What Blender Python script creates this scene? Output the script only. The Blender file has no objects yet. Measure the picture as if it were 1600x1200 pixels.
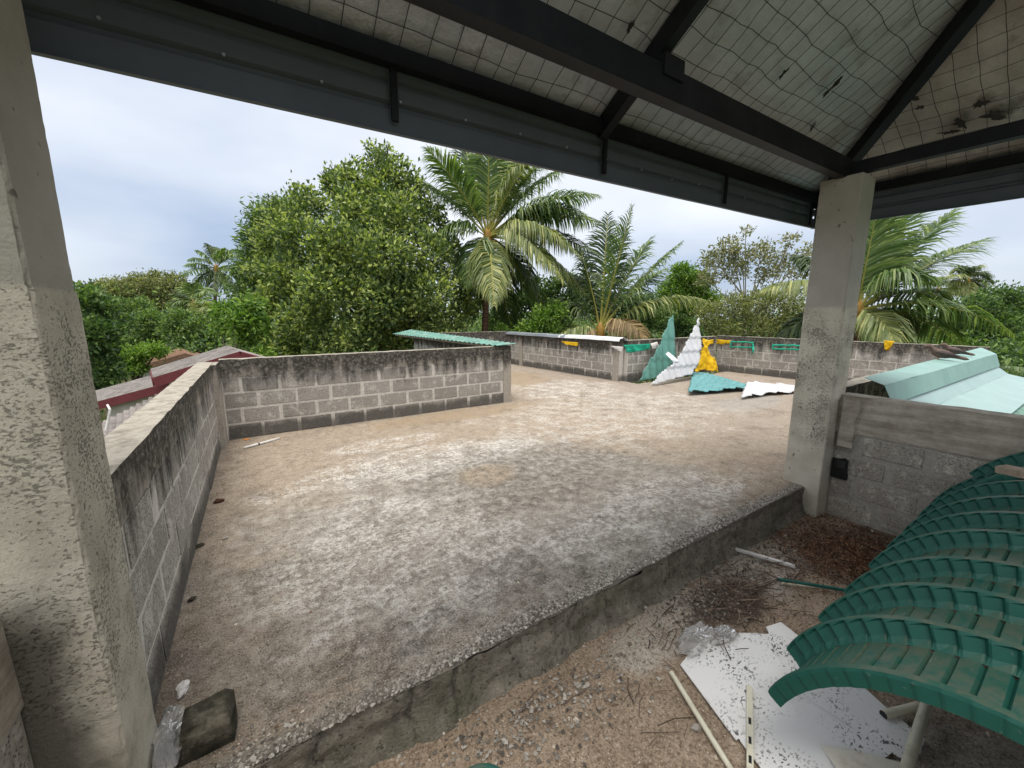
import bpy, math, random
import numpy as np
from mathutils import Vector, Matrix, noise as mnoise

sc = bpy.context.scene
COL = sc.collection
rng = np.random.default_rng(7)
random.seed(7)

# ------------------------------------------------------------------ camera
FPX, PITCH, YAW, CAMZ = 617.65, math.radians(9.83), math.radians(32.6), 1.6
F_ = np.array([math.sin(YAW), math.cos(YAW), 0.0])
R_ = np.array([math.cos(YAW), -math.sin(YAW), 0.0])
FW = F_ * math.cos(PITCH) - np.array([0, 0, 1.0]) * math.sin(PITCH)
UP = np.array([0, 0, 1.0]) * math.cos(PITCH) + F_ * math.sin(PITCH)
CAM = np.array([0, 0, CAMZ])
cd = bpy.data.cameras.new('camera'); cam = bpy.data.objects.new('camera', cd); COL.objects.link(cam)
cd.sensor_width = 36.0; cd.lens = 36.0 * FPX / 1600.0; cd.clip_start = 0.05; cd.clip_end = 900
cam.matrix_world = Matrix(((R_[0], UP[0], -FW[0], 0), (R_[1], UP[1], -FW[1], 0), (R_[2], UP[2], -FW[2], CAMZ), (0, 0, 0, 1)))
sc.camera = cam

# ------------------------------------------------------------------ sky, sun, exposure
SUN_EL, SUN_AZ = math.radians(77), math.radians(225)      # azimuth measured from +Y towards +X
w = bpy.data.worlds.new('World'); sc.world = w; w.use_nodes = True
nt = w.node_tree; nt.nodes.clear()
def wn(t, **k):
    n = nt.nodes.new(t)
    for a, b in k.items(): setattr(n, a, b)
    return n
wo = wn('ShaderNodeOutputWorld'); bg = wn('ShaderNodeBackground'); bg.inputs[1].default_value = 0.1
sky = wn('ShaderNodeTexSky', sky_type='NISHITA'); sky.sun_disc = False
sky.sun_elevation = SUN_EL; sky.sun_rotation = SUN_AZ; sky.dust_density = 2.0
tc = wn('ShaderNodeTexCoord'); mp = wn('ShaderNodeMapping'); mp.inputs['Scale'].default_value = (1, 1, 2.6)
mp.inputs['Location'].default_value = (2.3, 0.4, 0.2)
n1 = wn('ShaderNodeTexNoise'); n1.inputs['Scale'].default_value = 1.25; n1.inputs['Detail'].default_value = 5; n1.inputs['Roughness'].default_value = 0.45
cr = wn('ShaderNodeValToRGB'); e = cr.color_ramp.elements
e[0].position = 0.32; e[0].color = (2.1, 2.6, 3.5, 1); e[1].position = 0.70; e[1].color = (5.9, 5.85, 5.85, 1)
e2 = e.new(0.50); e2.color = (3.9, 4.15, 4.6, 1)
mx = wn('ShaderNodeMix', data_type='RGBA'); mx.inputs[0].default_value = 0.88
L = nt.links.new
L(tc.outputs['Generated'], mp.inputs[0]); L(mp.outputs[0], n1.inputs['Vector']); 
sx_ = wn('ShaderNodeSeparateXYZ'); L(tc.outputs['Generated'], sx_.inputs[0])
ma = wn('ShaderNodeMath', operation='MULTIPLY_ADD'); ma.inputs[1].default_value = 0.20; L(sx_.outputs[2], ma.inputs[0]); L(n1.outputs['Fac'], ma.inputs[2]); L(ma.outputs[0], cr.inputs[0])
L(sky.outputs[0], mx.inputs[6]); L(cr.outputs[0], mx.inputs[7]); L(mx.outputs[2], bg.inputs[0]); L(bg.outputs[0], wo.inputs[0])
sd = bpy.data.lights.new('sun', 'SUN'); sd.energy = 1.7; sd.angle = math.radians(40); sd.color = (1.0, 0.95, 0.87)
sun = bpy.data.objects.new('sun', sd); COL.objects.link(sun)
sdir = Vector((math.sin(SUN_AZ) * math.cos(SUN_EL), math.cos(SUN_AZ) * math.cos(SUN_EL), math.sin(SUN_EL)))
sun.rotation_euler = sdir.to_track_quat('Z', 'Y').to_euler()
sc.view_settings.view_transform = 'Standard'; sc.view_settings.look = 'None'
sc.view_settings.exposure = 1.12; sc.view_settings.gamma = 1.0
sc.render.engine = 'CYCLES'
sc.cycles.max_bounces = 8; sc.cycles.diffuse_bounces = 4; sc.cycles.transparent_max_bounces = 8

# ------------------------------------------------------------------ helpers: pixels of the survey photo to places
def ray(x, y): return FW * FPX + R_ * (x - 800.0) - UP * (y - 600.0)
def atz(x, y, z=0.0):
    d = ray(x, y); return CAM + (z - CAMZ) / d[2] * d
def atx(x, y, X): d = ray(x, y); return CAM + X / d[0] * d
def aty(x, y, Y): d = ray(x, y); return CAM + Y / d[1] * d
def atd(x, y, D): d = ray(x, y); return CAM + D / (d @ F_) * d
def atpl(x, y, p0, n):
    d = ray(x, y); n = np.array(n, float); return CAM + (n @ (np.array(p0) - CAM)) / (n @ d) * d

# ------------------------------------------------------------------ helpers: objects
def tag(o, label=None, cat=None, group=None, kind=None):
    if label: o['label'] = label
    if cat: o['category'] = cat
    if group: o['group'] = group
    if kind: o['kind'] = kind
    return o
def empty(name, loc=(0, 0, 0)):
    o = bpy.data.objects.new(name, None); o.empty_display_size = 0.1; o.location = tuple(loc); COL.objects.link(o); return o
def link(name, me, parent=None):
    o = bpy.data.objects.new(name, me); COL.objects.link(o)
    if parent is not None:
        o.parent = parent
        o.matrix_parent_inverse = Matrix.Translation(-Vector(parent.location)) if parent.type == 'EMPTY' else Matrix.Identity(4)
    return o
def mesh(name, v, f, mats, smooth=False, mi=None):
    me = bpy.data.meshes.new(name)
    v = np.asarray(v, dtype=float)
    me.from_pydata(v.tolist(), [], f.tolist() if isinstance(f, np.ndarray) else f)
    for m in (mats if isinstance(mats, (list, tuple)) else [mats]): me.materials.append(m)
    if mi is not None: me.polygons.foreach_set('material_index', np.asarray(mi, dtype=np.int32))
    if smooth: me.polygons.foreach_set('use_smooth', np.ones(len(me.polygons), dtype=bool))
    me.update(); return me

class MB:
    def __init__(s): s.v = []; s.f = []; s.mi = []; s.cm = 0
    def add(s, v, f):
        b = len(s.v); s.v += [tuple(map(float, p)) for p in v]; s.f += [tuple(int(i) + b for i in q) for q in f]; s.mi += [s.cm] * len(f); return s
    def box(s, lo, hi, jit=0.0):
        (a, b, c), (d, e, g) = lo, hi
        v = [(a, b, c), (d, b, c), (d, e, c), (a, e, c), (a, b, g), (d, b, g), (d, e, g), (a, e, g)]
        if jit: v = [(p[0] + random.uniform(-jit, jit), p[1] + random.uniform(-jit, jit), p[2] + random.uniform(-jit, jit)) for p in v]
        return s.add(v, [(0, 3, 2, 1), (4, 5, 6, 7), (0, 1, 5, 4), (1, 2, 6, 5), (2, 3, 7, 6), (3, 0, 4, 7)])
    def bar(s, p, q, wd, ht, up=(0, 0, 1)):
        p, q, up = np.array(p, float), np.array(q, float), np.array(up, float)
        d = (q - p) / np.linalg.norm(q - p); up = np.array([0, 1.0, 0]) if abs(d @ up) > 0.99 else up; x = np.cross(d, up); x /= np.linalg.norm(x); y = np.cross(x, d)
        v = [c + x * a * wd / 2 + y * b * ht / 2 for c in (p, q) for a, b in ((-1, -1), (1, -1), (1, 1), (-1, 1))]
        return s.add(v, [(0, 1, 2, 3), (7, 6, 5, 4), (0, 4, 5, 1), (1, 5, 6, 2), (2, 6, 7, 3), (3, 7, 4, 0)])
    def tube(s, pts, r, n=6, caps=True):
        pts = np.array(pts, float); m = len(pts); r = np.broadcast_to(np.array(r, float), (m,))
        t = np.gradient(pts, axis=0) if m > 2 else np.array([pts[1] - pts[0]] * 2)
        t /= np.linalg.norm(t, axis=1)[:, None] + 1e-12
        a = np.array([0, 0, 1.0]) if abs(t[0][2]) < 0.9 else np.array([1.0, 0, 0])
        v = []
        for i in range(m):
            x = np.cross(t[i], a); x /= np.linalg.norm(x) + 1e-12; y = np.cross(t[i], x)
            for k in range(n):
                g = 2 * math.pi * k / n; v.append(pts[i] + r[i] * (math.cos(g) * x + math.sin(g) * y))
        f = [(i * n + k, i * n + (k + 1) % n, (i + 1) * n + (k + 1) % n, (i + 1) * n + k) for i in range(m - 1) for k in range(n)]
        if caps: f += [tuple(range(n))[::-1], tuple(range((m - 1) * n, m * n))]
        return s.add(v, f)
    def grid(s, P):            # P: (m,n,3)
        P = np.asarray(P, float); m, n = P.shape[:2]
        return s.add(P.reshape(-1, 3), [(i * n + j, i * n + j + 1, (i + 1) * n + j + 1, (i + 1) * n + j) for i in range(m - 1) for j in range(n - 1)])
    def build(s, name, mats, parent=None, smooth=False):
        return link(name, mesh(name, s.v, s.f, mats, smooth, s.mi), parent)
def thick(o, t, off=0.0):
    m = o.modifiers.new('thickness', 'SOLIDIFY'); m.thickness = t; m.offset = off; return o
def nz(x, y=0.0, z=0.0): return mnoise.noise(Vector((x, y, z)))
def in_poly(px, py, poly):
    ins = np.zeros(px.shape, bool); n = len(poly)
    for i in range(n):
        x0, y0 = poly[i]; x1, y1 = poly[(i + 1) % n]
        if y0 == y1: continue
        c = ((y0 > py) != (y1 > py)) & (px < (x1 - x0) * (py - y0) / (y1 - y0) + x0)
        ins ^= c
    return ins

# ------------------------------------------------------------------ helpers: materials
class NT:
    def __init__(s, name, rough=0.9, spec=0.2, metal=0.0):
        s.m = bpy.data.materials.new(name); s.m.use_nodes = True; s.t = s.m.node_tree
        s.b = s.t.nodes['Principled BSDF']; s.b.inputs['Roughness'].default_value = rough
        s.b.inputs['Specular IOR Level'].default_value = spec; s.b.inputs['Metallic'].default_value = metal
        s.g = s.t.nodes.new('ShaderNodeNewGeometry'); s.pos = s.g.outputs['Position']; s._h = None
    def n(s, t): return s.t.nodes.new(t)
    def put(s, sock, v):
        if isinstance(v, bpy.types.NodeSocket): s.t.links.new(v, sock)
        elif v is not None:
            if sock.type == 'RGBA' and len(v) == 3: v = (*v, 1)
            sock.default_value = v
    def noise(s, scale, detail=4, rough=0.55, vec=None, st=None, dist=0.0):
        n = s.n('ShaderNodeTexNoise'); n.inputs['Scale'].default_value = scale; n.inputs['Detail'].default_value = detail
        n.inputs['Roughness'].default_value = rough; n.inputs['Distortion'].default_value = dist
        v = vec or s.pos
        if st:
            q = s.n('ShaderNodeMapping'); q.inputs['Scale'].default_value = st; s.put(q.inputs[0], v); v = q.outputs[0]
        s.put(n.inputs['Vector'], v); return n.outputs['Fac']
    def voro(s, scale, vec=None, feat='F1', rnd=1.0):
        n = s.n('ShaderNodeTexVoronoi'); n.feature = feat; n.inputs['Scale'].default_value = scale; n.inputs['Randomness'].default_value = rnd
        s.put(n.inputs['Vector'], vec or s.pos); return n.outputs['Distance']
    def math(s, op, a, b=None, c=None, clamp=False):
        n = s.n('ShaderNodeMath'); n.operation = op; n.use_clamp = clamp
        s.put(n.inputs[0], a); s.put(n.inputs[1], b); s.put(n.inputs[2], c); return n.outputs[0]
    def rng(s, v, a, b, c=0.0, d=1.0, smooth=True):
        n = s.n('ShaderNodeMapRange'); n.interpolation_type = 'SMOOTHSTEP' if smooth else 'LINEAR'
        s.put(n.inputs['Value'], v); n.inputs['From Min'].default_value = a; n.inputs['From Max'].default_value = b
        n.inputs['To Min'].default_value = c; n.inputs['To Max'].default_value = d; return n.outputs[0]
    def ramp(s, f, stops):
        n = s.n('ShaderNodeValToRGB'); el = n.color_ramp.elements
        while len(el) < len(stops): el.new(0.5)
        for q, (p, c) in zip(el, stops): q.position = p; q.color = (*c, 1)
        s.put(n.inputs[0], f); return n.outputs[0]
    def mix(s, f, a, b, mode='MIX'):
        n = s.n('ShaderNodeMix'); n.data_type = 'RGBA'; n.blend_type = mode
        s.put(n.inputs[0], f); s.put(n.inputs[6], a); s.put(n.inputs[7], b); return n.outputs[2]
    def xyz(s):
        n = s.n('ShaderNodeSeparateXYZ'); s.put(n.inputs[0], s.pos); return n.outputs
    def blob(s, c, r, wob=0.5, sc_=1.3, a=0.7, b=1.15):      # soft patch on the floor, centre c, radii r, ragged edge
        q = s.n('ShaderNodeVectorMath'); q.operation = 'SUBTRACT'; s.put(q.inputs[0], s.pos); q.inputs[1].default_value = (c[0], c[1], 0)
        d = s.n('ShaderNodeVectorMath'); d.operation = 'DIVIDE'; s.put(d.inputs[0], q.outputs[0]); d.inputs[1].default_value = (r[0], r[1], 100)
        l = s.n('ShaderNodeVectorMath'); l.operation = 'LENGTH'; s.put(l.inputs[0], d.outputs[0])
        k = s.math('MULTIPLY_ADD', s.math('SUBTRACT', s.noise(sc_, 6, 0.65), 0.5), wob * 2, l.outputs['Value'])
        return s.rng(k, a, b, 1, 0)
    def rand(s): n = s.n('ShaderNodeObjectInfo'); return n.outputs['Random']
    def isl(s): return s.g.outputs['Random Per Island']
    def bump(s, h, st=0.5, dist=0.01):
        n = s.n('ShaderNodeBump'); n.inputs['Strength'].default_value = st; n.inputs['Distance'].default_value = dist
        s.put(n.inputs['Height'], h)
        if s._h is not None: s.t.links.new(s._h, n.inputs['Normal'])
        s._h = n.outputs[0]; s.t.links.new(s._h, s.b.inputs['Normal']); return s
    def col(s, c): s.put(s.b.inputs['Base Color'], c); return s.m

def plain(name, c, rough=0.6, spec=0.3, metal=0.0, var=0.25, scale=9.0, dirt=None, bump=0.0, oscale=None):
    t = NT(name, rough, spec, metal); f = t.noise(scale, 6, 0.65)
    a = tuple(x * (1 - var) for x in c); b = tuple(min(1, x * (1 + var)) for x in c)
    k = t.ramp(f, [(0.3, a), (0.7, b)])
    if dirt: k = t.mix(t.rng(t.noise(scale * 0.6, 8, 0.7), 0.5, 0.72), k, dirt)
    if bump: t.bump(t.noise(scale * 6, 5, 0.6), 0.4, bump)
    return t.col(k)

def concrete_stain(t, c, top=None, base=None, streak=True):
    """mould that grows from the top edge and the foot of the outdoor walls"""
    z = t.xyz()[2]; st = t.noise(7, 5, 0.6, st=(1, 1, 0.16)); bl = t.noise(3.2, 6, 0.7)
    if top is not None:
        k = t.math('MULTIPLY_ADD', t.math('SUBTRACT', st, 0.5), 1.0, z); k = t.math('MULTIPLY_ADD', t.math('SUBTRACT', bl, 0.5), 0.6, k); fl = t.rng(t.noise(26, 5, 0.75), 0.30, 0.56, 0.45, 1)
        c = t.mix(t.math('MULTIPLY', t.math('MULTIPLY', t.rng(k, top - 0.36, top - 0.02), 0.93), fl), c, (0.03, 0.028, 0.024))
    if base is not None:
        k = t.math('MULTIPLY_ADD', t.math('SUBTRACT', bl, 0.5), 0.3, z)
        c = t.mix(t.math('MULTIPLY', t.rng(k, base, base + 0.13, 1, 0), 0.72), c, (0.045, 0.042, 0.036))
    return c
def mat_block(name, c0, c1, top=None, base=None):
    t = NT(name, 0.95, 0.1); r = t.rand()
    f = t.noise(55, 5, 0.7); c = t.ramp(f, [(0.32, tuple(x * 0.5 for x in c0)), (0.52, c0), (0.75, c1)])
    c = t.mix(t.rng(r, 0, 1, 0, 0.45), c, tuple(x * 0.55 for x in c0))
    c = t.mix(t.math('MULTIPLY', t.rng(t.noise(6.5, 6, 0.7), 0.50, 0.66), 0.65), c, tuple(min(1, x * 1.22) for x in c1))
    pit = t.rng(t.voro(75), 0.10, 0.34); c = t.mix(pit, tuple(x * 0.3 for x in c0), c)
    c = concrete_stain(t, c, top, base)
    t.bump(t.math('MULTIPLY_ADD', pit, 0.6, f), 0.8, 0.008); return t.col(c)
def mat_mortar(name, c, top=None, base=None):
    t = NT(name, 0.95, 0.1); f = t.noise(30, 6, 0.65)
    k = t.ramp(f, [(0.3, tuple(x * 0.72 for x in c)), (0.7, tuple(x * 1.12 for x in c))])
    k = concrete_stain(t, k, top, base); t.bump(f, 0.5, 0.006); return t.col(k)

M = {}
M['block'] = mat_block('hollow_block', (0.40, 0.375, 0.335), (0.53, 0.505, 0.455), 0.93, 0.11)
M['mortar'] = mat_mortar('mortar', (0.62, 0.585, 0.53), 0.96, 0.06)
M['coping'] = mat_mortar('coping', (0.40, 0.365, 0.31), 0.95, None)
M['block_in'] = mat_block('inner_block', (0.42, 0.39, 0.33), (0.56, 0.525, 0.45))
M['mortar_in'] = mat_mortar('inner_mortar', (0.37, 0.345, 0.30))
# coping tops are scrubbed clean by rain
t = NT('coping_top', 0.95, 0.1); f = t.noise(14, 7, 0.7)
k = t.ramp(f, [(0.3, (0.16, 0.145, 0.12)), (0.5, (0.34, 0.31, 0.26)), (0.75, (0.45, 0.42, 0.36))]); t.bump(f, 0.6, 0.008)
M['coping_top'] = t.col(k)
# pillar concrete: pitted cast below the pour joint, smoother above
t = NT('cast_concrete', 0.9, 0.15); z = t.xyz()[2]; f = t.noise(5, 7, 0.62); g = t.noise(40, 4, 0.6, st=(1, 1, 0.45))
lo = t.rng(z, 1.655, 1.69, 1, 0); hi_band = t.rng(t.math('MULTIPLY_ADD', t.noise(3, 4, 0.6), 0.5, z), 0.62, 0.8)
dens = t.math('MULTIPLY', t.math('SUBTRACT', t.noise(4.5, 4, 0.6), 0.5), 0.45); pit = t.math('MINIMUM', t.rng(t.math('ADD', t.noise(135, 5, 0.68, st=(0.6, 0.6, 1)), dens), 0.34, 0.46), t.rng(t.math('ADD', t.noise(48, 5, 0.68, st=(0.6, 0.6, 1)), dens), 0.27, 0.36)); pm = t.math('MULTIPLY', t.math('SUBTRACT', 1.0, pit), t.math('MULTIPLY', lo, hi_band))
c = t.ramp(f, [(0.28, (0.44, 0.405, 0.325)), (0.55, (0.59, 0.55, 0.45)), (0.78, (0.67, 0.63, 0.53))])
c = t.mix(t.math('MULTIPLY', t.math('SUBTRACT', 1.0, lo), 0.6), c, (0.33, 0.32, 0.29))
c = t.mix(t.math('MULTIPLY', pm, 0.6), c, (0.12, 0.108, 0.085))
c = t.mix(t.math('MULTIPLY', t.rng(t.noise(22, 2, 0.4), 0.7, 0.76), 0.7), c, (0.08, 0.075, 0.065))
t.bump(t.math('MULTIPLY_ADD', pm, -1.4, t.math('MULTIPLY', g, 0.5)), 0.7, 0.007); t.bump(t.noise(85, 6, 0.75), 0.9, 0.008)
low_dark = t.math('MULTIPLY', t.rng(t.math('MULTIPLY_ADD', t.noise(4, 5, 0.65), 0.35, z), 0.92, 1.18, 1, 0), t.rng(t.math('MULTIPLY_ADD', t.noise(5, 5, 0.65), 0.2, t.xyz()[0]), -0.47, -0.35, 1, 0)); c = t.mix(t.math('MULTIPLY', low_dark, 0.8), c, (0.045, 0.042, 0.034)); M['cast'] = t.col(c)  # darker tone towards the foot and outer side of the broad pillar
# board-marked beam
t = NT('board_marked_concrete', 0.9, 0.15); f = t.math('ADD', t.math('MULTIPLY', t.noise(6, 8, 0.75, st=(1, 0.35, 2.6)), 0.55), t.math('MULTIPLY', t.noise(5, 9, 0.78), 0.45)); g = t.noise(34, 7, 0.72, st=(1, 0.3, 1.6))
c = t.ramp(f, [(0.3, (0.12, 0.10, 0.075)), (0.46, (0.31, 0.275, 0.22)), (0.62, (0.52, 0.475, 0.40))]); t.bump(g, 0.5, 0.006); M['beam'] = t.col(c)

# terrace floor: sand-brown screed, grey weathered middle with white bloom and black algae
t = NT('terrace_screed', 0.95, 0.12)
fine = t.noise(85, 4, 0.7); med = t.noise(9, 7, 0.7); big = t.noise(1.1, 6, 0.65); grit = t.rng(t.voro(110), 0.08, 0.42)
c = t.ramp(med, [(0.25, (0.24, 0.19, 0.14)), (0.5, (0.38, 0.31, 0.235)), (0.75, (0.50, 0.42, 0.335))])
far = t.rng(t.xyz()[0], 3.6, 6.5); c = t.mix(t.math('MULTIPLY', far, 0.55), c, (0.35, 0.30, 0.258))
grey = t.blob((1.75, 2.75), (2.2, 1.75), 0.55, 1.6)
c = t.mix(t.math('MULTIPLY', grey, 0.9), c, t.ramp(med, [(0.3, (0.17, 0.155, 0.132)), (0.48, (0.33, 0.303, 0.263)), (0.7, (0.55, 0.515, 0.46))]))
wh = t.math('MAXIMUM', t.blob((0.75, 2.55), (0.95, 0.9), 0.75, 2.2), t.blob((2.6, 2.0), (1.5, 0.45), 0.8, 2.4))
wh = t.math('MAXIMUM', wh, t.blob((1.3, 4.9), (0.75, 0.28), 0.6, 2.0)); wh = t.math('MAXIMUM', wh, t.blob((1.5, 4.1), (1.6, 0.5), 0.9, 2.2))
wh = t.math('MAXIMUM', wh, t.blob((5.6, 6.6), (1.4, 1.1), 0.8, 1.4)); wh = t.math('MAXIMUM', wh, t.math('MULTIPLY', t.blob((5.0, 4.6), (2.4, 1.6), 0.9, 1.6), 0.7)); wh = t.math('MULTIPLY', wh, t.rng(t.math('MULTIPLY_ADD', t.noise(24, 5, 0.75), 0.55, t.math('MULTIPLY', t.noise(4, 8, 0.75), 0.5)), 0.48, 0.62))
c = t.mix(t.math('MULTIPLY', wh, 0.9), c, (0.72, 0.69, 0.64))
c = t.mix(t.math('MULTIPLY', t.blob((1.85, 3.35), (0.32, 0.28), 0.5, 3), 0.7), c, (0.42, 0.335, 0.24))
sand = t.math('MAXIMUM', t.blob((2.6, 5.75), (1.5, 0.33), 0.5, 2), t.blob((5.2, 8.8), (1.3, 1.5), 0.6, 1)); c = t.mix(t.math('MULTIPLY', sand, 0.7), c, (0.36, 0.275, 0.18))
dk = t.math('MAXIMUM', t.blob((1.2, 1.87), (0.34, 0.2), 1.0, 5), t.blob((1.62, 1.72), (0.2, 0.12), 1.0, 6)); dk = t.math('MAXIMUM', dk, t.math('MAXIMUM', t.blob((2.3, 3.2), (1.3, 0.75), 1.1, 2.4), t.blob((0.45, 1.75), (0.5, 0.16), 1.0, 5)))
dk = t.math('MULTIPLY', dk, t.rng(t.noise(11, 9, 0.8), 0.40, 0.66)); c = t.mix(t.math('MULTIPLY', dk, 0.78), c, (0.06, 0.055, 0.048))
edge = t.math('MULTIPLY', t.rng(t.math('MULTIPLY_ADD', t.noise(6, 5), 0.16, t.xyz()[1]), 1.60, 1.68, 1, 0), t.rng(med, 0.3, 0.6)); c = t.mix(t.math('MULTIPLY', edge, 0.8), c, (0.19, 0.18, 0.16))
gut = t.math('MULTIPLY', t.rng(t.math('MULTIPLY_ADD', t.noise(3, 6, 0.7), 0.35, t.xyz()[0]), -0.33, -0.12, 1, 0), t.rng(t.noise(5, 6, 0.7), 0.35, 0.6)); c = t.mix(t.math('MULTIPLY', gut, 0.5), c, (0.14, 0.115, 0.085))
cem = t.blob((7.6, 3.7), (1.1, 0.42), 0.5, 2); c = t.mix(t.math('MULTIPLY', cem, 0.6), c, (0.36, 0.35, 0.32))
mid2 = t.noise(30, 7, 0.82); fine2 = t.noise(120, 3, 0.7)
c = t.mix(t.rng(t.noise(2.1, 7, 0.7), 0.36, 0.48, 0.45, 0), c, (0.17, 0.14, 0.11))
c = t.mix(t.rng(mid2, 0.36, 0.50, 0.7, 0), c, t.mix(0.72, c, (0.05, 0.04, 0.03))); c = t.mix(t.rng(mid2, 0.55, 0.68, 0, 0.5), c, (0.62, 0.57, 0.50))
c = t.mix(t.rng(fine2, 0.36, 0.49, 0.7, 0), c, t.mix(0.65, c, (0.05, 0.04, 0.03))); c = t.mix(t.rng(fine2, 0.56, 0.68, 0, 0.55), c, (0.68, 0.62, 0.54))
c = t.mix(t.rng(t.voro(26), 0.05, 0.11, 0.75, 0), c, (0.06, 0.05, 0.04))
t.bump(t.math('ADD', t.math('MULTIPLY', fine, 0.6), t.math('ADD', med, mid2)), 1.0, 0.016); M['terrace'] = t.col(c)
# step face
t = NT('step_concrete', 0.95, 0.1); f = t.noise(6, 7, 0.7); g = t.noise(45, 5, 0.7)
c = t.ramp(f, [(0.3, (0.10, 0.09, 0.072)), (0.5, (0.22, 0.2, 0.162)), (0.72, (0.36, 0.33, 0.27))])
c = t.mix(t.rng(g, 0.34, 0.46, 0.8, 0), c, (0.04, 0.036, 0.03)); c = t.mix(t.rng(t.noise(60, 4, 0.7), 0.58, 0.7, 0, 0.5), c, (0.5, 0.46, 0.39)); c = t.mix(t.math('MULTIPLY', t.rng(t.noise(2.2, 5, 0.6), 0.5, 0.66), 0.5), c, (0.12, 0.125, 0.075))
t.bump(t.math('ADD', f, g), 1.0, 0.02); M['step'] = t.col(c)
# pavilion floor
t = NT('sandy_screed', 0.95, 0.12); fine = t.noise(95, 4, 0.7); med = t.noise(8, 7, 0.7)
c = t.ramp(med, [(0.25, (0.23, 0.17, 0.12)), (0.5, (0.345, 0.265, 0.19)), (0.75, (0.46, 0.365, 0.275))])
cem = t.math('MAXIMUM', t.blob((3.0, 1.3), (0.5, 0.3), 0.6, 3), t.blob((1.95, 1.3), (0.55, 0.2), 0.8, 3)); cem = t.math('MAXIMUM', cem, t.blob((2.2, 0.05), (0.5, 0.4), 0.5, 3))
c = t.mix(t.math('MULTIPLY', cem, 0.8), c, t.ramp(med, [(0.3, (0.40, 0.365, 0.305)), (0.7, (0.58, 0.54, 0.47))]))
dk = t.math('MAXIMUM', t.blob((2.5, 1.2), (0.42, 0.16), 0.9, 6), t.blob((3.9, 0.85), (0.65, 0.55), 0.6, 3)); c = t.mix(t.math('MULTIPLY', dk, 0.75), c, (0.075, 0.055, 0.042))
c = t.mix(t.math('MULTIPLY', t.blob((3.75, 0.95), (0.35, 0.3), 0.8, 4), 0.7), c, (0.15, 0.07, 0.035))
m3 = t.noise(55, 5, 0.78); c = t.mix(t.rng(m3, 0.36, 0.50, 0.75, 0), c, (0.10, 0.075, 0.055)); c = t.mix(t.rng(m3, 0.55, 0.67, 0, 0.6), c, (0.64, 0.56, 0.47)); c = t.mix(t.rng(fine, 0.36, 0.48, 0.6, 0), c, (0.09, 0.065, 0.05)); c = t.mix(t.math('MULTIPLY', t.rng(fine, 0.58, 0.70), 0.6), c, (0.62, 0.55, 0.47))
t.bump(t.math('ADD', t.math('MULTIPLY', fine, 0.8), med), 0.9, 0.012); M['floor2'] = t.col(c)

M['pebble'] = (lambda t: t.col(t.ramp(t.isl(), [(0.0, (0.08, 0.07, 0.06)), (0.5, (0.23, 0.21, 0.18)), (1.0, (0.48, 0.45, 0.40))])))(NT('pebbles', 0.9, 0.2))
M['sandpeb'] = (lambda t: t.col(t.ramp(t.isl(), [(0.0, (0.15, 0.105, 0.07)), (0.6, (0.38, 0.29, 0.21)), (1.0, (0.66, 0.58, 0.48))])))(NT('sand_grains', 0.9, 0.2))
M['twig'] = (lambda t: t.col(t.ramp(t.isl(), [(0.0, (0.05, 0.036, 0.03)), (0.7, (0.14, 0.10, 0.078)), (1.0, (0.30, 0.23, 0.17))])))(NT('dry_twig', 0.9, 0.15))
M['litter'] = (lambda t: t.col(t.ramp(t.isl(), [(0.0, (0.04, 0.022, 0.014)), (0.6, (0.15, 0.065, 0.035)), (1.0, (0.30, 0.19, 0.11))])))(NT('dry_leaf', 0.85, 0.2))
M['steel'] = plain('black_steel', (0.007, 0.0085, 0.011), 0.55, 0.3, 0.0, 0.4, 7, (0.02, 0.02, 0.02))
M['fascia'] = plain('fascia_metal', (0.095, 0.115, 0.135), 0.5, 0.35, 0.0, 0.12, 3)
M['wire'] = plain('mesh_wire', (0.03, 0.03, 0.028), 0.6, 0.4)
M['sheet_out'] = plain('roof_metal', (0.05, 0.16, 0.13), 0.45, 0.4)
def mat_lining(name, a, b, stain):
    t = NT(name, 0.55, 0.4, 0.25); f = t.noise(2.4, 7, 0.68); g = t.noise(9, 6, 0.65)
    c = t.ramp(f, [(0.3, a), (0.62, b)]); c = t.mix(t.math('MULTIPLY', t.rng(t.noise(3.1, 8, 0.72), 0.54, 0.66), 0.6), c, stain)
    c = t.mix(t.rng(t.noise(6, 4, 0.6), 0.70, 0.76, 0, 0.8), c, (0.05, 0.045, 0.04))
    t.bump(g, 0.7, 0.03); return t.col(c)
M['lining'] = mat_lining('foil_lining', (0.40, 0.43, 0.44), (0.54, 0.57, 0.58), (0.27, 0.265, 0.245))
M['lining2'] = mat_lining('stained_foil_lining', (0.30, 0.265, 0.23), (0.52, 0.49, 0.455), (0.09, 0.08, 0.075))
M['tear'] = plain('torn_foil', (0.06, 0.055, 0.05), 0.8, 0.2)
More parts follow.
